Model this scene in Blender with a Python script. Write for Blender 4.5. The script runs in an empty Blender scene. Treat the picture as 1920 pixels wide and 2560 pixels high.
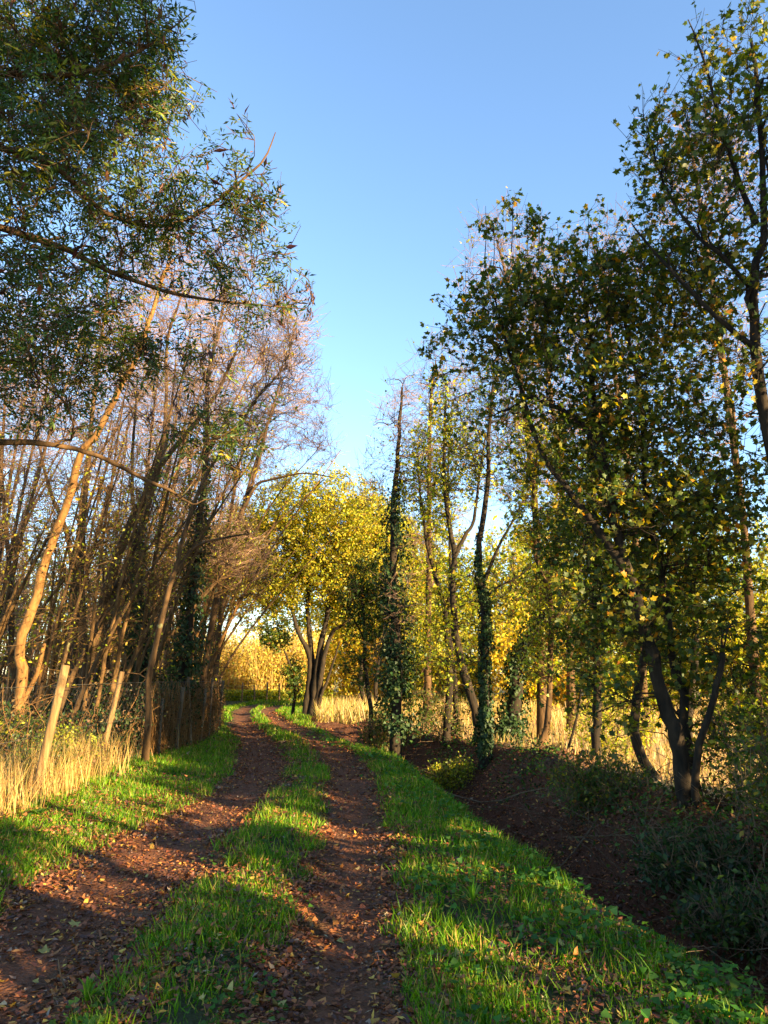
import bpy, math, numpy as np
from mathutils import Vector
pi = math.pi
sc = bpy.context.scene
COL = sc.collection

# ------------------------------------------------------------------ camera
PITCH = math.radians(12.0)
F = 1898.0                                   # focal length in photo pixels (1920 x 2560)
EYE = 1.6
cam = bpy.data.cameras.new('camera'); co = bpy.data.objects.new('camera', cam); COL.objects.link(co)
co.location = (0, 0, EYE); co.rotation_euler = (pi/2 + PITCH, 0, 0)
cam.sensor_fit = 'VERTICAL'; cam.angle = math.radians(68.0); cam.clip_end = 3000; cam.clip_start = 0.05
sc.camera = co
# ------------------------------------------------------------------ sky and sun
SUN_EL = math.radians(14.0)
SUN_AZ = math.radians(129.0)                 # clockwise from +Y: behind the camera, to the right
w = bpy.data.worlds.new('World'); sc.world = w; w.use_nodes = True
nt = w.node_tree; nt.nodes.clear()
sky = nt.nodes.new('ShaderNodeTexSky'); sky.sky_type = 'NISHITA'; sky.sun_disc = False
sky.sun_elevation = SUN_EL; sky.sun_rotation = SUN_AZ
sky.air_density = 1.0; sky.dust_density = 0.1; sky.ozone_density = 2.6; sky.altitude = 50
bg = nt.nodes.new('ShaderNodeBackground'); bg.inputs['Strength'].default_value = 0.095
wo = nt.nodes.new('ShaderNodeOutputWorld')
nt.links.new(sky.outputs[0], bg.inputs[0]); nt.links.new(bg.outputs[0], wo.inputs[0])
sl = bpy.data.lights.new('sun', 'SUN'); sl.energy = 5.0; sl.angle = math.radians(0.55); sl.color = (1.0, 0.75, 0.39)
so = bpy.data.objects.new('sun', sl); COL.objects.link(so)
SH = np.array([math.sin(SUN_AZ), math.cos(SUN_AZ)])          # horizontal direction towards the sun
sd = Vector((SH[0]*math.cos(SUN_EL), SH[1]*math.cos(SUN_EL), math.sin(SUN_EL)))
so.rotation_euler = sd.to_track_quat('Z', 'Y').to_euler(); so.location = (20, -20, 20)
sc.view_settings.view_transform = 'Standard'; sc.view_settings.look = 'None'
sc.view_settings.exposure = 2.4; sc.view_settings.gamma = 1.0; sc.view_settings.use_curve_mapping = False
sc.cycles.max_bounces = 6; sc.cycles.diffuse_bounces = 3; sc.cycles.transmission_bounces = 4
sc.cycles.glossy_bounces = 2; sc.cycles.caustics_reflective = False; sc.cycles.caustics_refractive = False

# ------------------------------------------------------------------ helpers
def R_(seed): return np.random.default_rng(seed)
def W(u, v, d):
    """world point seen at photo pixel (u, v), d metres ahead of the camera"""
    cx = (u-960)/F; cy = (1280-v)/F
    fw = math.cos(PITCH) - math.sin(PITCH)*cy; up = math.sin(PITCH) + math.cos(PITCH)*cy
    t = d/fw
    return np.array([cx*t, d, EYE + up*t])
def ppm(d, z): return F/(d*math.cos(PITCH) + (z-EYE)*math.sin(PITCH))
def norm(a): return a/np.maximum(np.linalg.norm(a, axis=-1, keepdims=True), 1e-9)

def vnoise(x, y, s, seed=0):
    """smooth value noise 0..1"""
    x = np.asarray(x, float)/s; y = np.asarray(y, float)/s
    xi = np.floor(x).astype(np.int64); yi = np.floor(y).astype(np.int64); fx = x-xi; fy = y-yi
    fx = fx*fx*(3-2*fx); fy = fy*fy*(3-2*fy)
    def h(a, b):
        n = (a*374761393 + b*668265263 + seed*1442695041) & 0x7fffffff
        n = ((n ^ (n >> 13))*1274126177) & 0x7fffffff
        return ((n ^ (n >> 16)) & 0xffff)/65535.0
    return (h(xi, yi)*(1-fx)+h(xi+1, yi)*fx)*(1-fy) + (h(xi, yi+1)*(1-fx)+h(xi+1, yi+1)*fx)*fy

# ---- path, verge, ditch layout (metres, measured along y)
YS = np.array([-40, 2, 4, 5.5, 7.1, 10.4, 13.2, 18.2, 24, 33, 38, 42, 48, 60.])
RX = np.array([-.2, -.2, -.21, -.24, -.28, -.39, -.6, -1.33, -2.91, -4.96, -5.3, -4.4, 0.0, 12.])
LX = np.array([-1.85, -1.85, -1.85, -1.9, -1.92, -1.9, -2.0, -2.9, -4.3, -6.0, -6.5, -6.1, -2.5, 9.])
YE = np.array([-40, 0, 4.1, 5.0, 5.6, 7.1, 8.3, 10.7, 15, 17.4, 21, 25.4, 34, 60.])
EX = np.array([3.2, 2.3, 1.82, 1.67, 1.5, 1.36, 1.07, .75, .3, -.6, -1.6, -2.5, -3.2, -1.])
FY = np.array([-40, 5, 9, 12, 14.5, 17, 20, 24, 28, 40]); FX = np.array([-4.25, -4.25, -4.35, -4.5, -4.4, -4.25, -4.5, -5.1, -6.8, -11.])
def rx(y): return np.interp(y, YS, RX)
def lx(y): return np.interp(y, YS, LX)
def ex(y): return np.interp(y, YE, EX)
def fx_(y): return np.interp(y, FY, FX)
def height(x, y, fine=True):
    x = np.asarray(x, float); y = np.asarray(y, float)
    z = np.zeros(np.broadcast(x, y).shape) + 0.0
    wd = x - ex(y)
    fade = np.clip((24-y)/7, 0.12, 1)
    prof = np.interp(wd, [-.3, 0, .25, .7, 1.05, 1.6, 2.3, 3.0, 4.0], [0.02, 0, -.22, -.72, -.78, -.3, .16, .1, 0])
    wob = (vnoise(x, y, .55, 3)-.5)*.22 + (vnoise(x, y, .2, 8)-.5)*.12
    inside = np.clip((wd-.05)/.3, 0, 1)*np.clip((4-wd)/1.0, 0, 1)
    z += prof*fade + wob*inside
    heap = np.exp(-((x-3.0)**2/1.0 + (y-13.6)**2/1.6))*.12
    z += heap*(0.8+.8*vnoise(x, y, .25, 5))
    tr = np.maximum(np.exp(-((x-rx(y))/.30)**2), np.exp(-((x-lx(y))/.34)**2))
    z -= tr*.045
    mid = (rx(y)+lx(y))/2
    z += np.exp(-((x-mid)/.35)**2)*.03
    left = np.clip((lx(y)-.6-x)/1.5, 0, 1)
    z += left*.06
    if fine:
        z += (vnoise(x, y, 1.3, 11)-.5)*.05 + (vnoise(x, y, .3, 12)-.5)*.03 + (vnoise(x, y*.5, .13, 13)-.5)*.018
    far = np.clip((np.hypot(x, y)-60)/300, 0, 1)
    return z + far*0
def nearest_track(x, y):
    wl = np.interp(y, [3, 7, 11], [.62, .55, .42])
    return np.minimum(np.abs(x-rx(y))/.34, np.abs(x-(lx(y)-np.interp(y, [3, 7, 11], [.22, .12, 0])))/wl)

# ---- materials
MATS = {}
def mat_leaf(name, trans=0.48, gloss=0.025, rough=.5):
    m = bpy.data.materials.new(name); m.use_nodes = True; n = m.node_tree; n.nodes.clear()
    a = n.nodes.new('ShaderNodeAttribute'); a.attribute_name = 'col'
    d = n.nodes.new('ShaderNodeBsdfDiffuse'); t = n.nodes.new('ShaderNodeBsdfTranslucent')
    g = n.nodes.new('ShaderNodeBsdfGlossy'); g.inputs['Roughness'].default_value = rough
    g.inputs['Color'].default_value = (.8, .8, .8, 1)
    m1 = n.nodes.new('ShaderNodeMixShader'); m1.inputs[0].default_value = trans
    m2 = n.nodes.new('ShaderNodeMixShader'); m2.inputs[0].default_value = gloss
    hs = n.nodes.new('ShaderNodeHueSaturation'); hs.inputs['Value'].default_value = 1.35; hs.inputs['Saturation'].default_value = 1.1
    o = n.nodes.new('ShaderNodeOutputMaterial')
    n.links.new(a.outputs['Color'], d.inputs[0]); n.links.new(a.outputs['Color'], hs.inputs['Color']); n.links.new(hs.outputs[0], t.inputs[0])
    n.links.new(d.outputs[0], m1.inputs[1]); n.links.new(t.outputs[0], m1.inputs[2])
    n.links.new(m1.outputs[0], m2.inputs[1]); n.links.new(g.outputs[0], m2.inputs[2]); n.links.new(m2.outputs[0], o.inputs[0])
    return m
def mat_noise(name, c1, c2, scale=6, stretch=(1, 1, 1), bump=.4, rough=.9, c3=None, s3=3.0, t3=.6):
    m = bpy.data.materials.new(name); m.use_nodes = True; n = m.node_tree; b = n.nodes['Principled BSDF']
    b.inputs['Roughness'].default_value = rough
    b.inputs['Specular IOR Level'].default_value = .25
    tc = n.nodes.new('ShaderNodeTexCoord'); mp = n.nodes.new('ShaderNodeMapping'); mp.inputs['Scale'].default_value = stretch
    ns = n.nodes.new('ShaderNodeTexNoise'); ns.inputs['Scale'].default_value = scale; ns.inputs['Detail'].default_value = 6; ns.inputs['Roughness'].default_value = .65
    rp = n.nodes.new('ShaderNodeValToRGB'); rp.color_ramp.elements[0].position = .35; rp.color_ramp.elements[1].position = .68
    rp.color_ramp.elements[0].color = (*c1, 1); rp.color_ramp.elements[1].color = (*c2, 1)
    n.links.new(tc.outputs['Object'], mp.inputs[0]); n.links.new(mp.outputs[0], ns.inputs[0]); n.links.new(ns.outputs[0], rp.inputs[0])
    last = rp.outputs[0]
    if c3:
        n3 = n.nodes.new('ShaderNodeTexNoise'); n3.inputs['Scale'].default_value = s3; n3.inputs['Detail'].default_value = 4
        r3 = n.nodes.new('ShaderNodeValToRGB'); r3.color_ramp.elements[0].position = t3; r3.color_ramp.elements[1].position = t3+.06
        mx = n.nodes.new('ShaderNodeMixRGB'); mx.inputs[2].default_value = (*c3, 1)
        n.links.new(tc.outputs['Object'], n3.inputs[0]); n.links.new(n3.outputs[0], r3.inputs[0]); n.links.new(r3.outputs[0], mx.inputs[0]); n.links.new(last, mx.inputs[1])
        last = mx.outputs[0]
    n.links.new(last, b.inputs['Base Color'])
    bp = n.nodes.new('ShaderNodeBump'); bp.inputs['Strength'].default_value = bump; bp.inputs['Distance'].default_value = .02
    n.links.new(ns.outputs[0], bp.inputs['Height']); n.links.new(bp.outputs[0], b.inputs['Normal'])
    return m
def mat_ground(name):
    m = bpy.data.materials.new(name); m.use_nodes = True; n = m.node_tree; b = n.nodes['Principled BSDF']
    b.inputs['Roughness'].default_value = .95; b.inputs['Specular IOR Level'].default_value = .15
    a = n.nodes.new('ShaderNodeAttribute'); a.attribute_name = 'col'
    tc = n.nodes.new('ShaderNodeTexCoord')
    ns = n.nodes.new('ShaderNodeTexNoise'); ns.inputs['Scale'].default_value = 9; ns.inputs['Detail'].default_value = 8; ns.inputs['Roughness'].default_value = .75
    vo = n.nodes.new('ShaderNodeTexVoronoi'); vo.inputs['Scale'].default_value = 38
    mr = n.nodes.new('ShaderNodeMapRange'); mr.inputs[1].default_value = .25; mr.inputs[2].default_value = .75; mr.inputs[3].default_value = .5; mr.inputs[4].default_value = 1.5
    mx = n.nodes.new('ShaderNodeMixRGB'); mx.blend_type = 'MULTIPLY'; mx.inputs[0].default_value = 1
    n.links.new(tc.outputs['Object'], ns.inputs[0]); n.links.new(tc.outputs['Object'], vo.inputs[0]); n.links.new(ns.outputs[0], mr.inputs[0])
    n.links.new(a.outputs['Color'], mx.inputs[1]); n.links.new(mr.outputs[0], mx.inputs[2]); n.links.new(mx.outputs[0], b.inputs['Base Color'])
    ad = n.nodes.new('ShaderNodeMath'); ad.operation = 'ADD'
    n.links.new(ns.outputs[0], ad.inputs[0]); n.links.new(vo.outputs['Distance'], ad.inputs[1])
    bp = n.nodes.new('ShaderNodeBump'); bp.inputs['Strength'].default_value = .7; bp.inputs['Distance'].default_value = .03
    n.links.new(ad.outputs[0], bp.inputs['Height']); n.links.new(bp.outputs[0], b.inputs['Normal'])
    return m
M_LEAF = mat_leaf('leaf_translucent')
M_GRASS = mat_leaf('grass_blade', .45, .02)
M_LITTER = mat_leaf('dead_leaf', .18, .05, .6)
M_IVY = mat_leaf('ivy_leaf', .12, .02, .5)
M_GROUND = mat_ground('soil')
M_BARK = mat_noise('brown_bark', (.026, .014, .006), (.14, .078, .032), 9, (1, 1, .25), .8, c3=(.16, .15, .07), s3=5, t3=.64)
M_BARKT = mat_noise('sunlit_tan_bark', (.10, .047, .014), (.30, .155, .05), 12, (1, 1, .3), .8)  # low sun's tan put into the bark colour, meant for lit trunks
M_BARKD = mat_noise('dark_bark', (.008, .006, .004), (.042, .028, .016), 11, (1, 1, .3), .9, c3=(.11, .11, .08), s3=7, t3=.69)
M_BARKR = mat_noise('red_brown_bark', (.04, .021, .007), (.20, .11, .04), 10, (1, 1, .3), .8)
M_BARKP = mat_noise('pale_twig_bark', (.15, .085, .055), (.32, .2, .14), 12, (1, 1, .5), .3)
M_POST = mat_noise('weathered_post_wood', (.11, .06, .025), (.29, .18, .075), 22, (1, 1, .08), 1.0, c3=(.12, .08, .04), s3=9, t3=.62)
M_POSTD = mat_noise('dark_post_wood', (.05, .036, .022), (.17, .12, .07), 14, (1, 1, .12), .5)
M_CLOD = mat_noise('earth_clod', (.05, .028, .018), (.13, .065, .04), 30, bump=.5)
M_STONE = mat_noise('pebble', (.12, .09, .07), (.24, .19, .15), 30, bump=.3)
M_WIRE = mat_noise('fence_wire', (.05, .05, .045), (.11, .11, .10), 20, bump=.1, rough=.5)
M_DEAD = mat_noise('dead_wood', (.07, .045, .025), (.20, .135, .075), 14, (1, 1, .2), .5)

# ---- mesh building
def mesh_from(name, V, Fs, cols=None, mat=None, smooth=False):
    """V (N,3); Fs list of int arrays (M,3) or (M,4)"""
    me = bpy.data.meshes.new(name)
    V = np.ascontiguousarray(V, np.float32)
    me.vertices.add(len(V)); me.vertices.foreach_set('co', V.ravel())
    Fs = [np.asarray(f, np.int32) for f in Fs if len(f)]
    nl = sum(f.size for f in Fs); npoly = sum(len(f) for f in Fs)
    me.loops.add(nl); me.polygons.add(npoly)
    me.loops.foreach_set('vertex_index', np.concatenate([f.ravel() for f in Fs]))
    tot = np.concatenate([np.full(len(f), f.shape[1], np.int32) for f in Fs])
    st = np.concatenate([[0], np.cumsum(tot)[:-1]]).astype(np.int32)
    me.polygons.foreach_set('loop_start', st)
    if smooth: me.polygons.foreach_set('use_smooth', np.ones(npoly, bool))
    me.update(calc_edges=True)
    if cols is not None:
        at = me.color_attributes.new('col', 'FLOAT_COLOR', 'POINT')
        c = np.ones((len(V), 4), np.float32); c[:, :3] = cols
        at.data.foreach_set('color', c.ravel())
    if mat: me.materials.append(mat)
    return me
def link(name, me, parent=None, base=None, **props):
    o = bpy.data.objects.new(name, me); COL.objects.link(o)
    if parent is not None: o.parent = parent
    elif base is not None: o.location = base
    for k, v in props.items(): o[k] = v
    return o
def thing(name, label, cat, base, group=None):
    o = bpy.data.objects.new(name, None); COL.objects.link(o); o.location = tuple(float(v) for v in base)
    o.empty_display_size = .3; o['label'] = label; o['category'] = cat
    if group: o['group'] = group
    return o

def tubes(pts, rad, sides):
    """pts (B,P,3), rad (B,P) -> V, quads"""
    B, P, _ = pts.shape
    T = np.empty_like(pts); T[:, 1:-1] = pts[:, 2:]-pts[:, :-2]; T[:, 0] = pts[:, 1]-pts[:, 0]; T[:, -1] = pts[:, -1]-pts[:, -2]
    T = norm(T)
    ov = norm(pts[:, -1]-pts[:, 0])
    ref = np.where(np.abs(ov[:, 2:3]) > .8, np.array([[1., 0, 0]]), np.array([[0, 0, 1.]]))[:, None, :]
    N = norm(np.cross(T, np.broadcast_to(ref, T.shape))); Bn = np.cross(T, N)
    a = np.arange(sides)*2*pi/sides
    V = pts[:, :, None, :] + rad[:, :, None, None]*(np.cos(a)[None, None, :, None]*N[:, :, None, :] + np.sin(a)[None, None, :, None]*Bn[:, :, None, :])
    V = V.reshape(-1, 3)
    b = np.arange(B)[:, None, None]*P*sides; p = np.arange(P-1)[None, :, None]*sides; s = np.arange(sides)[None, None, :]; s2 = (s+1) % sides
    Q = np.stack([b+p+s, b+p+s2, b+p+sides+s2, b+p+sides+s], -1).reshape(-1, 4)
    return V, Q
def ribbons(pts, rad):
    """hair-thin twigs, a few millimetres wide: folded strips"""
    B, P, _ = pts.shape
    ov = norm(pts[:, -1]-pts[:, 0]); sd_ = norm(np.cross(ov, np.array([.35, 1., .2])))[:, None]*rad[..., None]*1.15
    V = np.stack([pts-sd_, pts+sd_], 2).reshape(-1, 3)
    b = np.arange(B)[:, None]*P*2; p = np.arange(P-1)[None]*2
    return V, np.stack([b+p, b+p+1, b+p+3, b+p+2], -1).reshape(-1, 4)
def join(parts):
    V = []; Fq = []; C = []; off = 0
    for p in parts:
        v, f = p[0], p[1]
        V.append(v); Fq.append([np.asarray(x)+off for x in (f if isinstance(f, list) else [f])]); off += len(v)
        if len(p) > 2: C.append(p[2])
    return np.concatenate(V), [y for x in Fq for y in x], (np.concatenate(C) if C else None)

# leaf templates: x side, y along, z along the normal; unit length
T_MAPLE = (np.array([[0, 0, 0], [.42, -.02, .06], [.30, .26, .01], [.55, .5, .08], [.25, .6, .0], [0, 1, -.07], [-.25, .6, .0], [-.55, .5, .08], [-.30, .26, .01], [-.42, -.02, .06]]),
           np.array([[0, i, i+1] for i in range(1, 9)]))
T_LOBED = (np.array([[0, 0, 0], [.5, .15, .07], [.28, .55, 0], [0, 1, -.05], [-.28, .55, 0], [-.5, .15, .07]]), np.array([[0, 1, 2], [0, 2, 3], [0, 3, 4], [0, 4, 5]]))
T_LANCE = (np.array([[0, 0, 0], [.15, .42, .04], [0, 1, -.06], [-.15, .42, .04]]), np.array([[0, 1, 2], [0, 2, 3]]))
T_OVAL = (np.array([[0, 0, 0], [.3, .4, .08], [0, 1, -.04], [-.3, .4, .08]]), np.array([[0, 1, 2], [0, 2, 3]]))
T_CURL = (np.array([[0, 0, .2], [.26, .3, .16], [.2, .75, .0], [0, 1, .3], [-.2, .75, .2], [-.26, .3, -.02]]), np.array([[0, 1, 5], [1, 2, 5], [2, 4, 5], [2, 3, 4]]))
T_BLADE = (np.array([[-.5, 0, 0], [.5, 0, 0], [-.42, .5, .06], [.42, .5, .06], [0, 1, .32]]), np.array([[0, 1, 3], [0, 3, 2], [2, 3, 4]]))
def leaves(tmpl, pos, dirv, nrm, size, cols):
    """size (N,) or (N,3)"""
    V, Fc = tmpl; N = len(pos)
    size = np.asarray(size, float)
    if size.ndim == 1: size = np.repeat(size[:, None], 3, 1)
    Y = norm(dirv); X = norm(np.cross(Y, nrm)); Z = np.cross(X, Y)
    loc = V[None]*size[:, None, :]
    P = pos[:, None] + loc[..., 0:1]*X[:, None] + loc[..., 1:2]*Y[:, None] + loc[..., 2:3]*Z[:, None]
    K = len(V)
    Fa = (np.arange(N)[:, None, None]*K + Fc[None]).reshape(-1, 3)
    return P.reshape(-1, 3), Fa, np.repeat(cols, K, 0)
def palette(r, n, pal, jit=.25):
    """pal: list of (weight, (r,g,b))"""
    w_ = np.array([p[0] for p in pal], float); w_ /= w_.sum()
    c = np.array([p[1] for p in pal])[r.choice(len(pal), n, p=w_)]
    c = c*(1+jit*(r.random((n, 1))*2-1))
    c = c*(1+.12*(r.random((n, 3))*2-1))
    return np.clip(c, 0, 1)
GREEN = [(4, (.045, .085, .014)), (3, (.075, .12, .016)), (2, (.14, .17, .02)), (1, (.3, .24, .02)), (.5, (.28, .12, .02))]
ASH = [(5, (.05, .09, .022)), (3, (.08, .13, .025)), (1.6, (.2, .22, .03)), (.8, (.38, .30, .03))]
GOLD = [(4, (.54, .44, .035)), (4, (.40, .38, .03)), (3.5, (.28, .31, .02)), (1, (.60, .36, .03)), (1, (.14, .17, .02))]
YELL = [(4, (.72, .52, .04)), (3, (.6, .48, .04)), (2, (.42, .40, .03)), (1, (.7, .42, .06))]
YGREEN = [(3, (.42, .42, .03)), (3, (.24, .30, .02)), (2, (.52, .42, .03)), (1.5, (.10, .15, .02))]
IVYC = [(4, (.018, .04, .012)), (3, (.03, .06, .016)), (1, (.06, .08, .02))]
LITT = [(4, (.20, .065, .025)), (3, (.30, .10, .03)), (4, (.10, .04, .022)), (1.4, (.42, .17, .04)), (.7, (.52, .30, .05)), (.4, (.30, .22, .14))]
GRASSC = [(4, (.065, .17, .005)), (3, (.12, .27, .006)), (1.7, (.22, .34, .01)), (1.1, (.40, .30, .07))]
STRAW = [(4, (.55, .36, .12)), (3, (.42, .27, .09)), (2, (.62, .44, .18)), (1, (.3, .25, .06))]

# ---- light gaps: crowns beyond the frame on the right are pruned to let the sun reach these places
TE = math.tan(SUN_EL); ACR = np.array([-SH[1], SH[0]])       # horizontal direction across the sunlight
SPOTS = [(-2.3, 7.1, .9, .4), (-2.6, 6.3, .7, .3), (-2.3, 4.7, .5, .2), (-3.2, 7.6, .6, .3), (-1.7, 8.9, .5, .15), (-1.9, 9.8, .8, .4), (-.75, 5.95, .5, .16), (.45, 4.75, .8, .3), (1.0, 4.2, .7, .25), (.9, 8.35, .6, .25),
         (.25, 11.9, .7, .3), (-.6, 10.3, .9, .25), (-.45, 8.3, .8, .22), (-1.4, 10.2, .6, .2), (-3.1, 5.6, .6, .3), (-1.0, 6.9, .4, .14), (-.2, 7.2, .5, .14), (.3, 6.1, .5, .16)]
def sungap(p):
    gx = p[:, 0]-SH[0]*p[:, 2]/TE; gy = p[:, 1]-SH[1]*p[:, 2]/TE
    a = gx*ACR[0]+gy*ACR[1]
    g = (gx < -2.3-.35*(a-4)) & (gx > np.where(a < 5.2, -13, -34)) & (a > 3.7) & (a < np.where(gx > -13, 8.8, 7.9))
    sh = (gx > -9) & (np.abs(a-5.72-.12*np.sin(gx*1.3)) < .16)
    g &= ~sh
    g |= (gx < -13) & (a > -2) & (vnoise(gx*.4, a, .6, 99) > .66)
    for (x, y, la, lc) in SPOTS:
        dx = gx-x; dy = gy-y
        al = dx*SH[0]+dy*SH[1]; ac = dx*ACR[0]+dy*ACR[1]
        g |= (al/(la*1.3))**2 + (ac/(lc*.95))**2 < 1
    return g

# ---- skeletons
def resample(ctrl, n):
    c = np.asarray(ctrl, float); c = np.vstack([2*c[0]-c[1], c, 2*c[-1]-c[-2]])
    k = len(c)-3; out = []
    for t in np.linspace(0, k-1e-6, n):
        i = int(t); f = t-i; a, b, d, e = c[i:i+4]
        out.append(.5*((2*b)+(-a+d)*f+(2*a-5*b+4*d-e)*f*f+(-a+3*b-3*d+e)*f**3))
    return np.array(out)
def tang(pts):
    T = np.empty_like(pts); T[:, :-1] = pts[:, 1:]-pts[:, :-1]; T[:, -1] = T[:, -2]
    return norm(T)
def flat(groups, tmin=0.0):
    N = []; D = []; Rr = []
    for p, rd in groups:
        k = int(p.shape[1]*tmin); N.append(p[:, k:].reshape(-1, 3)); D.append(tang(p)[:, k:].reshape(-1, 3)); Rr.append(rd[:, k:].ravel())
    return np.concatenate(N), np.concatenate(D), np.concatenate(Rr)
def connect(r, groups, tg, P=6, tmin=.25, upb=1.0, rk=.014, rmin=.004, wob=.05, rmax=.6, lift=.2):
    N, D, Rr = flat(groups, tmin)
    out = []
    idx = np.empty(len(tg), int)
    for s in range(0, len(tg), 400):
        t = tg[s:s+400]
        d = np.linalg.norm(t[:, None]-N[None], axis=2) + upb*np.maximum(0, N[None, :, 2]-t[:, None, 2]+.15)
        idx[s:s+400] = d.argmin(1)
    A = N[idx]; L = np.linalg.norm(tg-A, axis=1, keepdims=True)
    Cc = A + D[idx]*L*.35 + np.array([0, 0, 1.])*L*lift
    t = np.linspace(0, 1, P)[None, :, None]
    pts = (1-t)**2*A[:, None]+2*t*(1-t)*Cc[:, None]+t*t*tg[:, None]
    w_ = r.normal(size=pts.shape)*L[:, None]*wob; w_[:, 0] = 0; w_[:, -1] = 0
    pts = pts+w_
    r0 = np.clip(np.minimum(Rr[idx]*rmax, rk*L[:, 0]+rmin), rmin, None)
    rad = r0[:, None]*np.linspace(1, .4, P)[None]
    return pts, np.maximum(rad, rmin*.7)
def grow(r, groups, n, length, ang=.7, tmin=.2, P=4, up=.15, wob=.15, r0=.003):
    pts = np.concatenate([g[0] for g in groups if g[0].shape[1] == groups[0][0].shape[1]])
    B, Pp, _ = pts.shape
    t = tmin+(1-tmin)*r.random((B, n)); k = t*(Pp-1); i = np.minimum(k.astype(int), Pp-2); f = (k-i)[..., None]
    bi = np.arange(B)[:, None]
    A = pts[bi, i]*(1-f)+pts[bi, i+1]*f; D = norm(pts[bi, i+1]-pts[bi, i])
    A = A.reshape(-1, 3); D = D.reshape(-1, 3)
    perp = norm(np.cross(D, r.normal(size=D.shape)))
    an = (ang*(.6+.8*r.random((len(A), 1))))
    d = norm(D*np.cos(an)+perp*np.sin(an))
    L = length*(.5+r.random((len(A), 1)))
    out = [A]
    for s in range(P-1):
        d = norm(d+np.array([0, 0, up])+r.normal(size=d.shape)*wob); out.append(out[-1]+d*L/(P-1))
    p = np.stack(out, 1)
    return p, np.full((len(A), 1), r0)*np.linspace(1, .6, P)[None]
def in_ell(r, ells, n):
    """points spread through a union of ellipsoids; each (centre(3), radii(3), weight)"""
    w_ = np.array([e[2]*np.prod(e[1])**.8 for e in ells]); w_ /= w_.sum()
    k = r.choice(len(ells), n, p=w_)
    c = np.array([e[0] for e in ells])[k]; rd = np.array([e[1] for e in ells])[k]
    v = norm(r.normal(size=(n, 3)))*(r.random((n, 1))**(1/2.4))
    return c+v*rd
def E_(u, v, d, ru, rv, rd, wt=1.0):
    c = W(u, v, d); s = ppm(d, c[2])
    return (c, np.array([ru/s, rd, rv/s]), wt)
def put_leaves(r, tw, per, kind, size, pal, droop=.3, cull=None, tmin=.15):
    if kind == 'maple': tmin = .5
    """leaves along twigs tw (B,P,3)"""
    B, P, _ = tw.shape
    t = tmin+(1-tmin)*r.random((B, per)); k = t*(P-1); i = np.minimum(k.astype(int), P-2); f = (k-i)[..., None]; bi = np.arange(B)[:, None]
    A = (tw[bi, i]*(1-f)+tw[bi, i+1]*f).reshape(-1, 3); D = norm(tw[bi, i+1]-tw[bi, i]).reshape(-1, 3)
    if cull is not None:
        kp = cull(A); A = A[kp]; D = D[kp]
    n = len(A)
    if kind == 'ash':
        ax = norm(D*.5+r.normal(size=(n, 3))*.6+np.array([0, 0, -droop])); L = size*(.7+.6*r.random((n, 1)))
        sidev = norm(np.cross(ax, r.normal(size=(n, 3))*.4+np.array([0, 0, 1.])))
        clr = palette(r, n, pal)
        out = []
        for q in range(5):
            tt = (.35, .35, .7, .7, 1.0)[q]; sg = (1, -1, 1, -1, 0)[q]
            ps = A+ax*L*tt
            dv = norm(ax*(.55 if sg else 1)+sidev*sg*.9+r.normal(size=(n, 3))*.15+np.array([0, 0, -droop*.5]))
            nr = norm(np.cross(dv, ax)+r.normal(size=(n, 3))*.5+np.array([0, 0, .6]))
            out.append(leaves(T_LANCE, ps, dv, nr, (L*.55*(.8+.4*r.random((n, 1))))[:, 0], clr))
        V, Fq, C = join(out); return V, Fq, C
    tm = {'maple': T_MAPLE, 'lobed': T_LOBED, 'oval': T_OVAL, 'lance': T_LANCE}[kind]
    dv = norm(D*.4+r.normal(size=(n, 3))*.8+np.array([0, 0, -droop])); nr = norm(r.normal(size=(n, 3))*.8+np.array([0, 0, 1.]))
    s = size*(.4+1.0*r.random(n)); off = dv*s[:, None]*.35
    return leaves(tm, A+off, dv, nr, s, palette(r, n, pal)) if n else (np.zeros((0, 3)), np.zeros((0, 3), int), np.zeros((0, 3)))

TRI = [0]
def add_part(root, base, name, V, Fs, cols, mat, smooth=False, kind=None, label=None):
    me = mesh_from(name, V-base, Fs if isinstance(Fs, list) else [Fs], cols, mat, smooth)
    for f in (Fs if isinstance(Fs, list) else [Fs]): TRI[0] += len(f)*(np.asarray(f).shape[1]-2)
    o = link(name, me, root)
    if kind: o['kind'] = kind
    if label: o['label'] = label
    return o
def ivy_on(r, groups, n, size, spread, zr, pal=IVYC):
    N, D, Rr = flat(groups)
    kp = (N[:, 2] > zr[0]) & (N[:, 2] < zr[1]); N = N[kp]; D = D[kp]; Rr = Rr[kp]
    k = r.integers(0, len(N), n); a = norm(np.cross(D[k], r.normal(size=(n, 3))))
    h = (N[k, 2]-zr[0])/(zr[1]-zr[0])
    an_ = np.arctan2(a[:, 1], a[:, 0]); sp = spread*(1-.55*h)*(.2+r.random(n)**1.6)*(.25+1.5*vnoise(an_*.35, N[k, 2], .38, 77)**1.3)
    kk = (vnoise(an_*.3+5, N[k, 2], .22, 78) > .28+.5*np.clip(h[:n]*1.5-.7, 0, 1)*1.0) & (r.random(n) < 1.25-h); k = k[kk]; a = a[kk]; sp = sp[kk]; n = len(k)
    P = N[k]+a*(Rr[k][:, None]+sp[:, None])+D[k]*r.normal(size=(n, 1))*.15
    return leaves(T_LOBED, P, norm(a*.3+np.array([0, 0, -.8])+r.normal(size=(n, 3))*.4), norm(a+r.normal(size=(n, 3))*.4), size*(.6+.7*r.random(n)), palette(r, n, pal))

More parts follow.
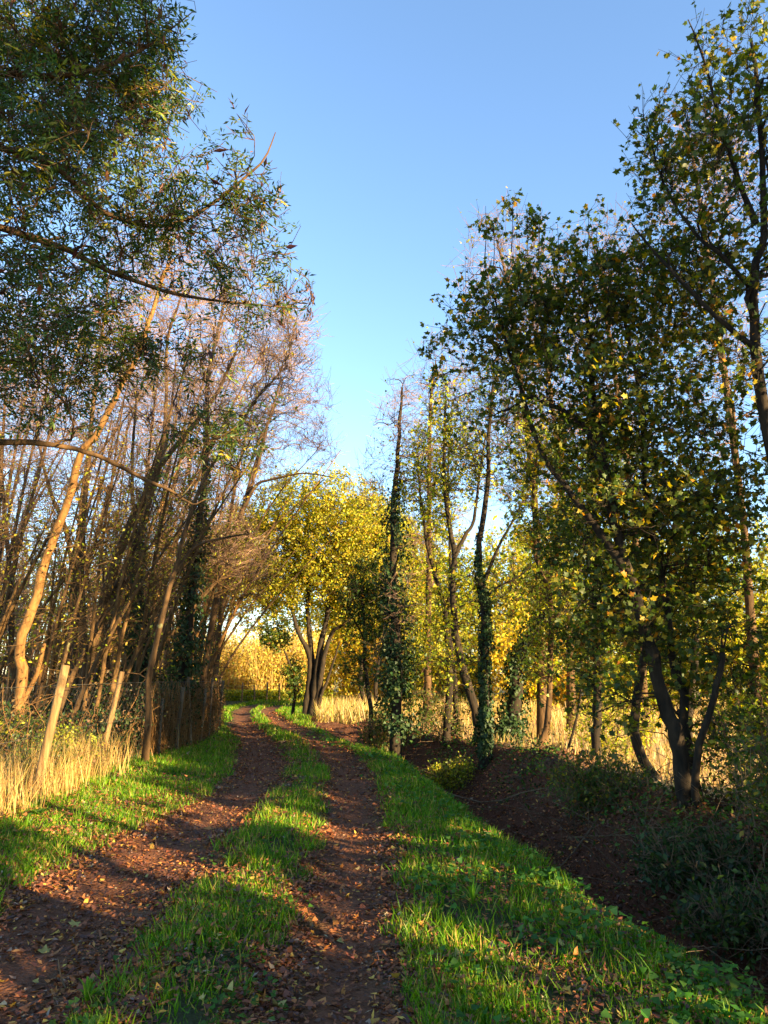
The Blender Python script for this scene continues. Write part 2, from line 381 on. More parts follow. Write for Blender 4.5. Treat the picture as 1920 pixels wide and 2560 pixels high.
def tree(name, label, stems, ells, seed, n1=12, n2=80, n3=400, twig=(4, .3), leaf=None, bark=M_BARK, twbark=None, group=None,
         limbs=False, ivy=None, upb=1.0, cull=None, r3=.004, lift=.2, sides=8, cat='tree', tmin=.25, stemlabels=None, n4=0):
    """stems: list of (control points, base radius, tip radius)"""
    r = R_(seed)
    st = []
    for (c, ra, rb) in stems:
        p = resample(c, max(10, 3*len(c))); L = len(p)
        p[2:] += r.normal(size=(L-2, 3))*ra*.08
        t = np.linspace(0, 1, L); rad = rb+(ra-rb)*(1-t)**.9; rad *= .85; rad[0] *= 1.3; rad[1] *= 1.08
        rad *= 1+r.normal(size=L)*.04
        st.append((p[None], rad[None]))
    base = st[0][0][0, 0].copy(); base[2] = float(height(base[0], base[1]))
    root = thing(name, label, cat, base, group)
    for q, (p, rad) in enumerate(st):
        V, Q = tubes(p, rad, sides+4); add_part(root, base, 'trunk', V, Q, None, bark, True, label=(stemlabels or {}).get(q))
    groups = list(st); fine = []
    g1 = connect(r, groups, in_ell(r, ells, n1), P=9, tmin=tmin, upb=upb, rk=.016, rmin=.008, rmax=.55, wob=.035, lift=lift); groups.append(g1)
    if limbs:
        for b in range(n1):
            V, Q = tubes(g1[0][b:b+1], g1[1][b:b+1], 7); add_part(root, base, 'limb', V, Q, None, bark, True)
    else:
        fine.append(tubes(g1[0], g1[1], 6))
    tb = []
    if n2:
        g2 = connect(r, groups, in_ell(r, ells, n2), P=6, tmin=tmin*.8, upb=upb*.8, rk=.012, rmin=.005, wob=.045, lift=lift); groups.append(g2)
        if cull is not None and name == 'hedge_tree':
            kp = cull(g2[0][:, -1]) & cull(g2[0][:, 3]); g2 = (g2[0][kp], g2[1][kp]); groups[-1] = g2
        fine.append(tubes(g2[0], g2[1], 4))
    g3 = connect(r, groups, in_ell(r, ells, n3), P=4, tmin=tmin*.8, upb=upb*.6, rk=.008, rmin=r3, wob=.05, lift=lift)
    if cull is not None and name == 'hedge_tree':
        kp = cull(g3[0][:, -1]) & cull(g3[0][:, 2]); g3 = (g3[0][kp], g3[1][kp])
    tb.append(tubes(g3[0], g3[1], 3) if limbs else ribbons(g3[0], g3[1]))
    tw = grow(r, [g3], twig[0], twig[1], P=3, r0=r3*.75)
    if cull is not None:
        kp = cull(tw[0][:, 2]); tw = (tw[0][kp], tw[1][kp])
    if name != 'hedge_tree': tb.append(ribbons(tw[0], tw[1]))
    V, Fs, _ = join(fine); add_part(root, base, 'branches', V, Fs, None, bark, True, kind='stuff')
    V, Fs, _ = join(tb); add_part(root, base, 'twigs', V, Fs, None, twbark or bark, False, kind='stuff')
    if leaf:
        out = []
        for lf in (leaf if isinstance(leaf, list) else [leaf]):
            kind, per, size, pal = lf
            if per < 1:
                sel = r.random(len(tw[0])) < per; out.append(put_leaves(r, tw[0][sel], 1, kind, size, pal, cull=cull))
            else: out.append(put_leaves(r, tw[0], int(per), kind, size, pal, cull=cull))
        V, Fs, C = join(out)
        if len(V): add_part(root, base, 'foliage', V, Fs, C, M_LEAF, kind='stuff')
    if ivy:
        n, size, spread, z0, z1 = ivy
        V, Fs, C = ivy_on(r, [st[0]], n, size, spread, (z0, z1)); add_part(root, base, 'ivy', V, Fs, C, M_IVY, kind='stuff')
    return root
def S(*pts):                                  # stem from photo pixels at their real distance
    return [W(*p) for p in pts]
def B_(x, y, *pts):                           # stem rooted on the ground at (x, y)
    return [np.array([x, y, float(height(x, y))-.1])]+[W(*p) for p in pts]

# ================================================================== GROUND
def axis(segs):
    out = []
    for a, b, s in segs: out += list(np.arange(a, b, s))
    out.append(segs[-1][1]); return np.array(out)
gx = axis([(-900, -300, 200), (-300, -60, 40), (-60, -16, 4), (-16, -7, .5), (-7, 5.5, .09), (5.5, 16, .5), (16, 60, 4), (60, 300, 40), (300, 900, 200)])
gy = axis([(-900, -300, 200), (-300, -60, 40), (-60, -10, 5), (-10, 2.5, .5), (2.5, 16, .09), (16, 30, .22), (30, 60, .8), (60, 120, 6), (120, 400, 40), (400, 1600, 200)])
X, Y = np.meshgrid(gx, gy, indexing='xy'); Z = height(X, Y)
nx = len(gx); ny = len(gy)
tk = nearest_track(X, Y)+(vnoise(X, Y, .35, 21)-.5)*.9
wd = X-ex(Y)
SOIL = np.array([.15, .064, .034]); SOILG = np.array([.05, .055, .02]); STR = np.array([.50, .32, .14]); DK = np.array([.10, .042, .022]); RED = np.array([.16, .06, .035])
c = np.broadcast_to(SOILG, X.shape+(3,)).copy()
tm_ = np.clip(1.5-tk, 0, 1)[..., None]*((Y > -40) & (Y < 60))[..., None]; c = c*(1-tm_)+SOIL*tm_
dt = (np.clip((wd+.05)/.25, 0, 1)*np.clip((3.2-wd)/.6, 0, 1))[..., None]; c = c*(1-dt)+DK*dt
fm = np.clip((wd-np.where(Y > 10.3, 2.35, 3.0))/.4, 0, 1)[..., None]; c = c*(1-fm)+STR*fm
hm = np.exp(-((X-3.0)**2/.9+(Y-13.6)**2/1.4))[..., None]; c = c*(1-hm)+RED*hm
lf_ = np.clip((fx_(Y)+.3-X)/1.0, 0, 1)[..., None]; c = c*(1-lf_)+np.array([.11, .085, .035])*lf_
farm = np.clip((Y-52)/10, 0, 1)[..., None]; c = c*(1-farm)+np.array([.3, .24, .09])*farm
idx = np.arange(nx*ny).reshape(ny, nx)
Q = np.stack([idx[:-1, :-1], idx[:-1, 1:], idx[1:, 1:], idx[1:, :-1]], -1)
qx = (X[:-1, :-1]+X[1:, 1:])/2; qy = (Y[:-1, :-1]+Y[1:, 1:])/2; qt = nearest_track(qx, qy); qw = qx-ex(qy)
zone = np.zeros(qx.shape, int)
zone[(qt < 1.25) & (qy < 50) & (qy > -40)] = 1
zone[(qw > 0) & (qw < 2.2) & (qy < 24) & (qy > -40)] = 2
zone[((qw >= 2.2) & (qy < 24) & (qy > -40)) | ((qw > 1.5) & (qy >= 24) & (qy < 400)) ] = 3
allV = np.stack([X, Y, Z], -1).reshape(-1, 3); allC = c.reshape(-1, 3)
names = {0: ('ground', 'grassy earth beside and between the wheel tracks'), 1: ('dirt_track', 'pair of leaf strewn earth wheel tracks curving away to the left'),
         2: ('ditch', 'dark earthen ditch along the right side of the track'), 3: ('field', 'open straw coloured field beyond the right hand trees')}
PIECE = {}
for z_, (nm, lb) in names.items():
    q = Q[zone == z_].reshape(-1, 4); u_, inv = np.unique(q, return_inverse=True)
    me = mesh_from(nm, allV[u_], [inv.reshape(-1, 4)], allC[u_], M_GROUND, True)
    PIECE[nm] = link(nm, me, kind='structure', label=lb); TRI[0] += len(q)*2

def scat(r, n, x0, x1, y0, y1, dens, p=1.0):
    """random points with density falling as distance**-p; dens(x,y) gives keep probability"""
    if p == 0: y = y0+(y1-y0)*r.random(n)
    else:
        u = r.random(n)
        y = (y0*(y1/y0)**u) if p == 1 else (y0**(1-p)+u*(y1**(1-p)-y0**(1-p)))**(1/(1-p))
    x = x0+(x1-x0)*r.random(n)
    k = r.random(n) < dens(x, y)
    return x[k], y[k]
def blades(r, x, y, h, wdt, pal, lean=.35, z=None):
    n = len(x); z = height(x, y) if z is None else z
    P = np.stack([x, y, z-.005], 1)
    d = norm(np.stack([r.normal(size=n)*lean, r.normal(size=n)*lean, np.ones(n)], 1))
    nr = norm(np.stack([r.normal(size=n), r.normal(size=n), r.random(n)*.2], 1))
    sz = np.stack([wdt, h, h], 1)
    return leaves(T_BLADE, P, d, nr, sz, palette(r, n, pal))
def stuff(name, label, parts, mat, cat=None):
    V, Fs, C = join(parts)
    me = mesh_from(name, V, Fs, C, mat); TRI[0] += sum(len(f)*(np.asarray(f).shape[1]-2) for f in Fs)
    o = link(name, me, kind='stuff', label=label)
    if cat: o['category'] = cat
    return o

# ---- green grass on verges and middle strip
r = R_(5)
def dgrass(x, y):
    t = nearest_track(x, y); wd = x-ex(y)
    patch = vnoise(x, y, .5, 31)*.6+vnoise(x, y, .17, 32)*.4
    g = np.clip((t-1.0+.9*(patch-.5))*2.4, 0, 1)
    mid = (x > lx(y)) & (x < rx(y))
    near = np.clip((9-y)/4, 0, 1)
    g = np.where(mid, g*np.clip(patch*2.6-.62-.1*near, .08, 1), g)
    lv = (x < lx(y)); g = np.where(lv, g*np.clip(1-(fx_(y)+.45-x)*1.2, 0, 1)*np.clip(patch*2.5-.35*near, .15, 1), g)
    rv = (x > rx(y)); bare = np.exp(-((x-(rx(y)+ex(y))/2-.1)/.28)**2)*np.clip((8.5-y)/2, 0, 1)
    g = np.where(rv, g*(wd < .12)*(1-.85*bare)*np.clip(patch*2.4-.45*near, .15, 1), g)
    return g
x, y = scat(r, 430000, -7.5, 2.4, 3.3, 46, dgrass, 1.35)
hh = (.03+.075*r.random(len(x))**1.5)*(1+.5*np.clip(y/30, 0, 1)); hh *= .55+.9*vnoise(x, y, .8, 41)
ww = .0045+.0006*y
G1 = blades(r, x, y, hh, ww*(.7+.6*r.random(len(x))), GRASSC, .38)
# taller tufts
tx, ty = scat(r, 260, -5, 2.0, 3.6, 14, lambda a, b: dgrass(a, b)*.9, 1)
k = np.repeat(np.arange(len(tx)), 26); x = tx[k]+r.normal(size=len(k))*.035; y = ty[k]+r.normal(size=len(k))*.035
G2 = blades(r, x, y, (.10+.1*r.random(len(x))), .006+0*x, GRASSC, .42)
stuff('grass', 'short bright green grass on both verges and the middle strip', [G1, G2], M_GRASS)

# ---- low leafy weeds on right verge edge
def dweed(x, y):
    wd = x-ex(y); n = vnoise(x, y, .45, 51)
    a = np.exp(-((wd+.25)/.33)**2)*np.clip(n*2.4-.5, 0, 1)
    b = ((wd < 0) & (x > rx(y)+.45))*np.clip(n*3-1.7, 0, 1)*.6
    c_ = ((wd > 1.7) & (wd < 2.5))*np.clip(n*2-.4, 0, 1)*.7
    return np.clip(a+b+c_, 0, 1)*(y < 24)
x, y = scat(r, 60000, -2.5, 4.5, 3.4, 22, dweed, 1.3)
n = len(x); zz = height(x, y)+.015+.11*r.random(n)*(.4+vnoise(x, y, .3, 52))
P = np.stack([x, y, zz], 1); dv = norm(np.stack([r.normal(size=n), r.normal(size=n), r.normal(size=n)*.3], 1)); nr = norm(np.stack([r.normal(size=n)*.4, r.normal(size=n)*.4, np.ones(n)], 1))
Wd = leaves(T_LOBED, P, dv, nr, (.022+.03*r.random(n))*(1+y*.03), palette(r, n, [(4, (.05, .15, .02)), (3, (.08, .2, .025)), (1, (.14, .24, .03))]))
x, y = scat(r, 9000, -2.0, .2, 3.4, 16, lambda a, b: ((a > lx(b)+.35) & (a < rx(b)-.25))*np.clip(vnoise(a, b, .35, 53)*3-1.6, 0, 1), 1.2); n = len(x)
Wd2 = leaves(T_LOBED, np.stack([x, y, height(x, y)+.02+.05*r.random(n)], 1), norm(np.stack([r.normal(size=n), r.normal(size=n), r.normal(size=n)*.3], 1)), norm(np.stack([r.normal(size=n)*.4, r.normal(size=n)*.4, np.ones(n)], 1)), .018+.022*r.random(n), palette(r, n, [(4, (.05, .13, .012)), (2, (.09, .18, .02))]))
Wd = join([Wd, Wd2]); Wd = (Wd[0], np.concatenate(Wd[1]), Wd[2])
stuff('leafy_weeds', 'low leafy green weeds along the brink of the ditch and in the middle strip', [Wd], M_LEAF)

# ---- leaf litter
r = R_(6)
def dlit(x, y):
    t = nearest_track(x, y); n = vnoise(x, y, .4, 61)*.6+vnoise(x, y, .13, 62)*.4
    core = np.clip(np.abs(t-.2)*1.5, .3, 1.4)
    g = np.where(t < 1.6, core*np.clip(n*2.4-.25, .18, 1), .26*np.clip(n*2.4-.4, .1, 1))
    g = np.where((t >= 1.6) & (x < lx(y)) & (y < 12), np.clip(n*2.6-.4, .2, 1)*.6, g)
    g = np.where(x > ex(y), .9*n, g)
    return g*(x < ex(y)+3.0)
x, y = scat(r, 330000, -4.8, 4.5, 3.3, 34, dlit, 1.5)
n = len(x); ong = np.clip(nearest_track(x, y)-1.1, 0, .6)/.6*(x < ex(y)); P = np.stack([x, y, height(x, y)+.004+.018*r.random(n)**2+ong*.04*r.random(n)], 1)
dv = norm(np.stack([r.normal(size=n), r.normal(size=n), r.normal(size=n)*.22], 1)); nr = norm(np.stack([r.normal(size=n)*.45, r.normal(size=n)*.45, np.ones(n)], 1))
sz = (.016+.026*r.random(n)**1.4)*(1+y*.03); typ = r.random(n)
pl = palette(r, n, LITT, .4)
A = [leaves(T_LANCE, P[typ < .45], dv[typ < .45], nr[typ < .45], sz[typ < .45]*1.35, pl[typ < .45]),
     leaves(T_CURL, P[(typ >= .45) & (typ < .85)], dv[(typ >= .45) & (typ < .85)], nr[(typ >= .45) & (typ < .85)], sz[(typ >= .45) & (typ < .85)], pl[(typ >= .45) & (typ < .85)]),
     leaves(T_LOBED, P[typ >= .85], dv[typ >= .85], nr[typ >= .85], sz[typ >= .85]*1.2, pl[typ >= .85])]
nd = 30000; x2, y2 = scat(r, nd, -1.4, 4.6, 4.1, 22, lambda a, b: ((a-ex(b) > .02) & (a-ex(b) < 2.5))*np.clip(vnoise(a, b, .45, 63)*2.2-.3, .12, 1), 1.1); nd = len(x2)
A.append(leaves(T_CURL, np.stack([x2, y2, height(x2, y2)+.005+.02*r.random(nd)], 1), norm(np.stack([r.normal(size=nd), r.normal(size=nd), r.normal(size=nd)*.3], 1)), norm(np.stack([r.normal(size=nd)*.5-.2, r.normal(size=nd)*.5-.2, np.ones(nd)], 1)), (.022+.03*r.random(nd))*(1+y2*.03), palette(r, nd, LITT, .4)))
stuff('leaf_litter', 'brown and orange fallen leaves scattered over the tracks and ditch', A, M_LITTER)
# the larger fallen leaves nearest the camera, one by one
LV = []
for ti, tm in enumerate([T_MAPLE, T_CURL, T_LANCE, T_LOBED]):
    for ci, cc in enumerate([(.5, .3, .05), (.42, .17, .04), (.3, .13, .06), (.42, .34, .1)]):
        V = tm[0].copy(); V[:, 1] -= .4; V[:, 2] *= 2.2
        m_ = bpy.data.materials.get('fallen_leaf_%d' % ci) or mat_noise('fallen_leaf_%d' % ci, tuple(q*.7 for q in cc), cc, 40, bump=.1, rough=.7)
        if ti == 2: V[:, 1] *= 1.5
        LV.append(mesh_from('fallen_leaf', V, [tm[1]], None, m_))
x, y = scat(r, 520, -3.4, 2.0, 3.6, 8.5, lambda a, b: np.where(a < ex(b), .75, .2), 1.5)
for i in range(min(300, len(x))):
    t = nearest_track(x[i], y[i]); on = 'dirt_track' if t < 1.25 else 'ground'
    if x[i] > ex(y[i]): on = 'ditch'
    k = int(r.choice(16, p=np.array([3, 2, 1, 2, 2, 3, 3, 1, 1, 1, 2, 2, 1, 2, 2, 1])/29.))
    o = bpy.data.objects.new('fallen_leaf', LV[k]); COL.objects.link(o); o.parent = PIECE[on]
    g_ = .05 if on == 'ground' else .012
    o.location = (x[i], y[i], float(height(x[i], y[i]))+g_*(.5+.6*r.random()))
    o.rotation_euler = (r.normal()*.35, r.normal()*.35, r.random()*6.28); s = .035+.045*r.random()**1.5; o.scale = (s, s, s); TRI[0] += 8

# ---- tall dry grass at the foot of the fence, left
r = R_(7)
def ddry(x, y):
    dd = x-fx_(y); n = vnoise(x, y, .5, 71)
    return np.clip(1-np.abs(dd+.1)/.65, 0, 1)*np.clip(n*2.2-.2, 0, 1)*np.clip((13.6-y)/2, .05, 1)
x, y = scat(r, 26000, -5.6, -3.2, 6.5, 16, ddry, 1)
D1 = blades(r, x, y, .25+.5*r.random(len(x)), .007+0*x, STRAW, .16)
x, y = scat(r, 20000, -16, -4.4, 9, 30, lambda a, b: (a < fx_(b))*.7, 1)
D2 = blades(r, x, y, .15+.4*r.random(len(x)), .012+0*x, STRAW+[(3, (.08, .11, .02)), (3, (.12, .07, .03))], .4)
stuff('dry_grass', 'tall straw coloured dry grass at the foot of the wire fence', [D1, D2], M_GRASS)
x, y = scat(r, 36000, 1.0, 26, 9, 46, lambda a, b: (a-ex(b) > np.where(b > 10.5, 2.5, 3.2))*1.0, .9)
D3 = blades(r, x, y, (.1+.22*r.random(len(x)))*np.clip(y/16, .5, 1.6), .012+.0006*y, [(4, (.5, .36, .16)), (3, (.42, .28, .1)), (1, (.3, .28, .06))], .25)
x, y = scat(r, 14000, -6, 6, 26, 40, lambda a, b: (a > ex(b)+.3)*1.0, 0)
D4 = blades(r, x, y, .3+.5*r.random(len(x)), .03+0*x, [(4, (.55, .40, .18)), (3, (.45, .33, .09)), (1, (.3, .28, .06))], .3)
stuff('field_grass', 'sunlit straw coloured grass of the field behind the right hand trees', [D3, D4], M_GRASS)

# ================================================================== TREES, LEFT SIDE
r = R_(9)
# overhanging ash, trunk outside the left edge
def cull_sky(A):                               # the ash was lopped back from above the track
    lim = np.interp(A[:, 2], [1.5, 3.5, 4.1, 5.05, 5.8, 7.1, 7.9, 9, 12], [-3.3, -2.0, -1.2, -1.6, -.75, -.95, -1.2, -2.0, -3.0])
    return A[:, 0] < lim + .35*np.sin(A[:, 2]*3.1)+.1*np.sin(A[:, 1]*5.3)-.1
ASHT = tree('ash_tree', 'green leaved ash tree whose limbs hang in over the left half of the sky', 
     [(B_(-7.6, 7.2, (-520, 1300, 7.2), (-480, 900, 7.4), (-380, 400, 7.6)), .2, .08),
      (S((-520, 1300, 7.2), (-250, 1120, 7.6), (0, 1105, 8.0), (200, 1125, 8.2), (400, 1215, 8.4), (480, 1260, 8.4)), .06, .012),
      (S((-500, 900, 7.3), (-200, 560, 7.2), (100, 600, 7.6), (300, 690, 7.8), (500, 745, 8.0), (760, 770, 8.2)), .065, .006),
      (S((-480, 700, 7.3), (-200, 380, 7.0), (110, 400, 7.2), (260, 530, 7.6), (440, 560, 7.8), (640, 420, 8), (690, 330, 8)), .055, .006),
      (S((-400, 420, 7.5), (-100, 200, 7.2), (180, 190, 7.2), (360, 120, 7.4), (480, 30, 7.6)), .055, .006)],
     [E_(120, 120, 7.5, 330, 230, 1.6, 1.5), E_(330, 130, 7.8, 160, 190, 1.2, .8), E_(120, 480, 7.6, 330, 260, 1.5, 1.0), E_(480, 560, 7.9, 190, 170, 1.0, .6),
      E_(640, 480, 8.0, 110, 150, .7, .55), E_(110, 850, 7.8, 260, 230, 1.2, 1.1), E_(640, 730, 8.1, 150, 90, .7, .6), E_(470, 900, 8.2, 160, 70, .6, .5), E_(560, 1110, 8.4, 120, 120, .6, .9), E_(-350, 400, 7, 300, 500, 1.8, .5)],
     101, n1=50, n2=340, n3=1900, twig=(3, .30), leaf=[('ash', 2, .14, ASH), ('lance', .22, .13, [(1, (.10, .04, .03)), (1, (.2, .08, .05))])], bark=M_BARK, limbs=True, upb=.45, r3=.0062, lift=.12, cull=cull_sky, tmin=.12,
     group='trees on the left of the track')
# bunches of dark seed keys hanging in the ash
ra = R_(15); tg = [W(u, v, d) for u, v, d in [(290, 310, 7.6), (305, 330, 7.6), (285, 215, 7.6), (470, 610, 8), (545, 620, 8), (450, 640, 8), (780, 740, 8.2), (775, 780, 8.2), (770, 715, 8.2), (655, 885, 8.3), (620, 870, 8.3), (400, 860, 8.2), (380, 900, 8.2), (440, 1000, 8.3), (450, 1030, 8.3), (480, 1025, 8.3), (555, 880, 8.3), (510, 885, 8.2), (620, 500, 8), (650, 560, 8), (690, 640, 8.1), (230, 540, 7.7), (375, 1040, 8.3), (430, 1085, 8.3), (740, 830, 8.2), (590, 800, 8.2), (700, 470, 8), (120, 700, 7.8), (350, 470, 7.8), (560, 720, 8.1)]]
ab = np.array(ASHT.location)
for g_ in tg:
    nk = 34; P = g_+ra.normal(size=(nk, 3)).clip(-1.6, 1.6)*np.array([.022, .022, .045])
    V, Fq, C = leaves(T_LANCE, P, norm(ra.normal(size=(nk, 3))*.28+np.array([0, 0, -1.])), norm(ra.normal(size=(nk, 3))), .045+.02*ra.random(nk), palette(ra, nk, [(3, (.05, .02, .012)), (2, (.12, .045, .02)), (1, (.03, .015, .012))]))
    Vs, Qs = tubes(np.array([[g_+np.array([.01, 0, .22]), g_+np.array([0, 0, .1]), g_]]), np.full((1, 3), .003), 3)
    V, Fs, C = join([(V, Fq, C), (Vs, Qs, np.full((len(Vs), 3), .05))]); add_part(ASHT, ab, 'seed_cluster', V, Fs, C, M_LITTER, kind='stuff')
GL = 'trees on the left of the track'
FEW = [('oval', .4, .06, YGREEN+[(3, (.5, .3, .05))])]
def ell_line(pts, rr, wt=1): return [E_(u, v, d, rr[0], rr[1], rr[2], wt) for (u, v, d) in pts]
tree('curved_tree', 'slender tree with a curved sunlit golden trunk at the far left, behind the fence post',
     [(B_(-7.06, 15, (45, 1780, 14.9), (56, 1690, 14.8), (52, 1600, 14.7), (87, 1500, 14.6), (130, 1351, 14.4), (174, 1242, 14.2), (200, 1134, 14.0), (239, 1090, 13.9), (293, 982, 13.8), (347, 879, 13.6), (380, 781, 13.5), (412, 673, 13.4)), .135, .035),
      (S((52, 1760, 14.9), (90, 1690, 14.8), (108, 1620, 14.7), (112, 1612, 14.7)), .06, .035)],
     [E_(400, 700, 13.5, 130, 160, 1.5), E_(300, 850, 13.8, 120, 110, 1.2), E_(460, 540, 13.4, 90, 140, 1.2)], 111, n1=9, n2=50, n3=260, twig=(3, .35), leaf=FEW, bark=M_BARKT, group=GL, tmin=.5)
def lt(label, base, pts, rad, tip, top, seed, d, **k):
    kw = dict(n1=8, n2=50, n3=260, twig=(3, .4), leaf=FEW, bark=M_BARK, twbark=M_BARKP, group=GL, tmin=.4, r3=.0045); kw.update(k)
    extra = kw.pop('extra', [])
    return tree(k.pop('name', 'coppiced_tree') if False else 'coppiced_tree', label, [(B_(base[0], base[1], *[(u, v, d) for u, v in pts]), rad, tip)]+extra,
                [E_(u, v, d, a, b, 1.3) for (u, v, a, b) in top], seed, **kw)
lt('straight dark trunk just right of the curved golden trunk', (-6.6, 17.2), [(208, 1700), (206, 1500), (203, 1405), (211, 1270), (222, 1161), (240, 950), (270, 720)], .12, .03, [(260, 800, 110, 200), (320, 620, 90, 150), (180, 1000, 80, 120)], 121, 17.2)
lt('long stem leaning right from behind the sunlit fence post', (-5.75, 15.2), [(215, 1700), (260, 1500), (293, 1394), (325, 1313), (369, 1231), (401, 1166), (477, 1069), (542, 982), (591, 879)], .14, .03, [(600, 850, 90, 130), (480, 950, 120, 110), (540, 700, 90, 140)], 122, 15.2,
   extra=[(S((235, 1600, 15.2), (285, 1480, 15.4), (330, 1380, 15.5), (380, 1240, 15.6), (420, 1080, 15.7), (440, 900, 15.8)), .09, .02)])
lt('ivy patched trunk rising straight behind the leaning stems', (-5.9, 18.6), [(330, 1700), (335, 1500), (347, 1340), (380, 1200), (412, 1080), (417, 863), (450, 754)], .13, .03, [(450, 760, 100, 160), (520, 900, 80, 120), (400, 620, 80, 140)], 123, 18.6, ivy=(5000, .09, .22, .2, 5.5))
lt('thick trunk wrapped in dark ivy beside the wire fence', (-4.98, 17.0), [(440, 1800), (463, 1641), (482, 1448), (504, 1270), (515, 1134), (520, 950), (560, 760)], .15, .035, [(540, 850, 100, 150), (600, 650, 90, 140), (480, 1000, 90, 90)], 124, 17.0, ivy=(9000, .07, .36, .1, 6.6), bark=M_BARKD,
   leaf=FEW)
lt('second ivy covered trunk left of the thick one', (-5.75, 18.0), [(357, 1750), (362, 1593), (347, 1448), (347, 1378), (330, 1200), (340, 1000)], .12, .03, [(340, 950, 90, 160), (300, 800, 80, 130)], 125, 18.0, ivy=(4500, .08, .22, .1, 5.2), bark=M_BARKD)
lt('sunlit brown trunk standing in the fence line and bending right', (-4.1, 13.6), [(371, 1800), (371, 1713), (386, 1631), (410, 1520), (444, 1400), (470, 1300), (520, 1180), (590, 1080), (640, 1000), (700, 930)], .075, .02, [(690, 930, 90, 110), (600, 1050, 90, 80), (700, 800, 80, 110)], 126, 13.4, bark=M_BARK,
   extra=[(S((430, 1440, 13.4), (488, 1367, 13.5), (560, 1345, 13.6), (624, 1335, 13.7)), .04, .012)])
lt('tree with one limb arching right over the track', (-4.9, 20.2), [(501, 1737), (525, 1593), (560, 1400), (600, 1290), (618, 1237), (640, 1177), (673, 1047), (700, 960)], .12, .025, [(700, 960, 90, 120), (740, 850, 70, 110), (620, 1000, 90, 130)], 127, 20.2,
   extra=[(S((600, 1290, 20.2), (640, 1215, 20), (678, 1199, 19.8), (759, 1183, 19.5), (835, 1194, 19.2)), .06, .012)])
lt('low stem sweeping right above the end of the wire fence', (-5.1, 19.2), [(472, 1709), (482, 1545), (530, 1463), (603, 1429), (665, 1400)], .09, .02, [(620, 1400, 90, 70), (560, 1330, 90, 90)], 128, 19.2, tmin=.3)
lt('upright tree at the end of the wire fence beside the track', (-5.5, 22.5), [(530, 1740), (545, 1600), (560, 1450), (575, 1300), (600, 1150), (640, 1000)], .12, .03, [(640, 950, 100, 160), (720, 1080, 90, 110), (700, 820, 70, 130)], 129, 22.5)
lt('grey stem leaning left at the left edge of the wood', (-8.1, 19), [(36, 1700), (30, 1475), (20, 1378), (0, 1134), (-20, 950)], .11, .03, [(0, 1000, 110, 200), (60, 850, 80, 130)], 130, 19)
lt('forked stem between the curved trunk and the dark trunk', (-7.2, 19.5), [(190, 1700), (188, 1500), (168, 1340), (130, 1242), (108, 1161), (80, 1000)], .11, .03, [(90, 980, 100, 160), (150, 800, 90, 140)], 131, 19.5,
   extra=[(S((188, 1500, 19.5), (200, 1350, 19.6), (240, 1200, 19.8), (280, 1050, 20)), .07, .02)])
# background wood, bare twigs lit pale
pos = [(-9.5, 23, 13.5), (-7.6, 24.5, 14.5), (-11.5, 22, 13), (-6.9, 21, 14.0), (-13.5, 25, 12.5), (-8.6, 27.5, 14), (-10.5, 29, 14), (-15, 29, 13), (-12.3, 33, 14), (-7.9, 31, 13), (-9.2, 18, 12), (-11.5, 17.5, 11), (-6.4, 26.5, 13.5), (-9.7, 35, 11), (-13, 38, 11)]
lbl = ['bare tree rising behind the ivy covered trunks', 'tall bare tree with pale pink twigs against the sky', 'bare tree in the wood behind the curved trunk', 'thin bare tree behind the straight dark trunk', 'bare brown tree deep in the wood at left',
       'pale bare tree behind the fence end', 'bare tree in the middle of the left wood', 'bare tree near the left picture edge', 'far bare tree showing between two left trunks', 'bare tree over the far bend of the track',
       'twiggy tree behind the leftmost post', 'twiggy brown tree at the left picture edge', 'bare tree leaning over the track before the bend', 'low twiggy tree beside the far thicket', 'small twiggy tree at the back of the left wood']
for i, (x, y, h) in enumerate(pos):
    rr = R_(200+i); lean = rr.normal()*.8+.8
    st = []
    for q in range(3):
        lx2 = lean+rr.normal()*1.3; dy = rr.normal()*1.2
        st.append(([np.array([x, y, -.1]), np.array([x+lx2*.15, y+dy*.15, h*.25]), np.array([x+lx2*.5, y+dy*.5, h*.55]), np.array([x+lx2*1.0, y+dy, h*.85])], .11-.02*q, .02))
    tree('bare_tree', lbl[i], st, [((x+lean*.8, y, h*.75), (2.3, 2.0, h*.25), 1), ((x+lean*.5, y, h*.45), (1.9, 1.8, h*.25), .6)], 300+i, n1=14, n2=110, n3=620, twig=(3, .5),
         leaf=[('oval', .35, .07, GOLD)], bark=M_BARK, twbark=M_BARKP, group=GL, r3=.0055, upb=2, lift=.35, sides=4)

lt('pale bare tree fanning its fine twigs out over the bend of the track', (-5.7, 24.0), [(520, 1700), (560, 1500), (600, 1300), (650, 1120), (700, 980)], .12, .02, [(740, 1020, 100, 120), (700, 850, 90, 120), (640, 1150, 90, 120), (790, 1120, 60, 70)], 132, 24.0, n3=700, n2=90, leaf=[('oval', .12, .06, GOLD)], r3=.005, twig=(3, .5),
   extra=[(S((560, 1500, 24), (620, 1360, 23.8), (700, 1230, 23.5), (790, 1130, 23.2)), .05, .01)])
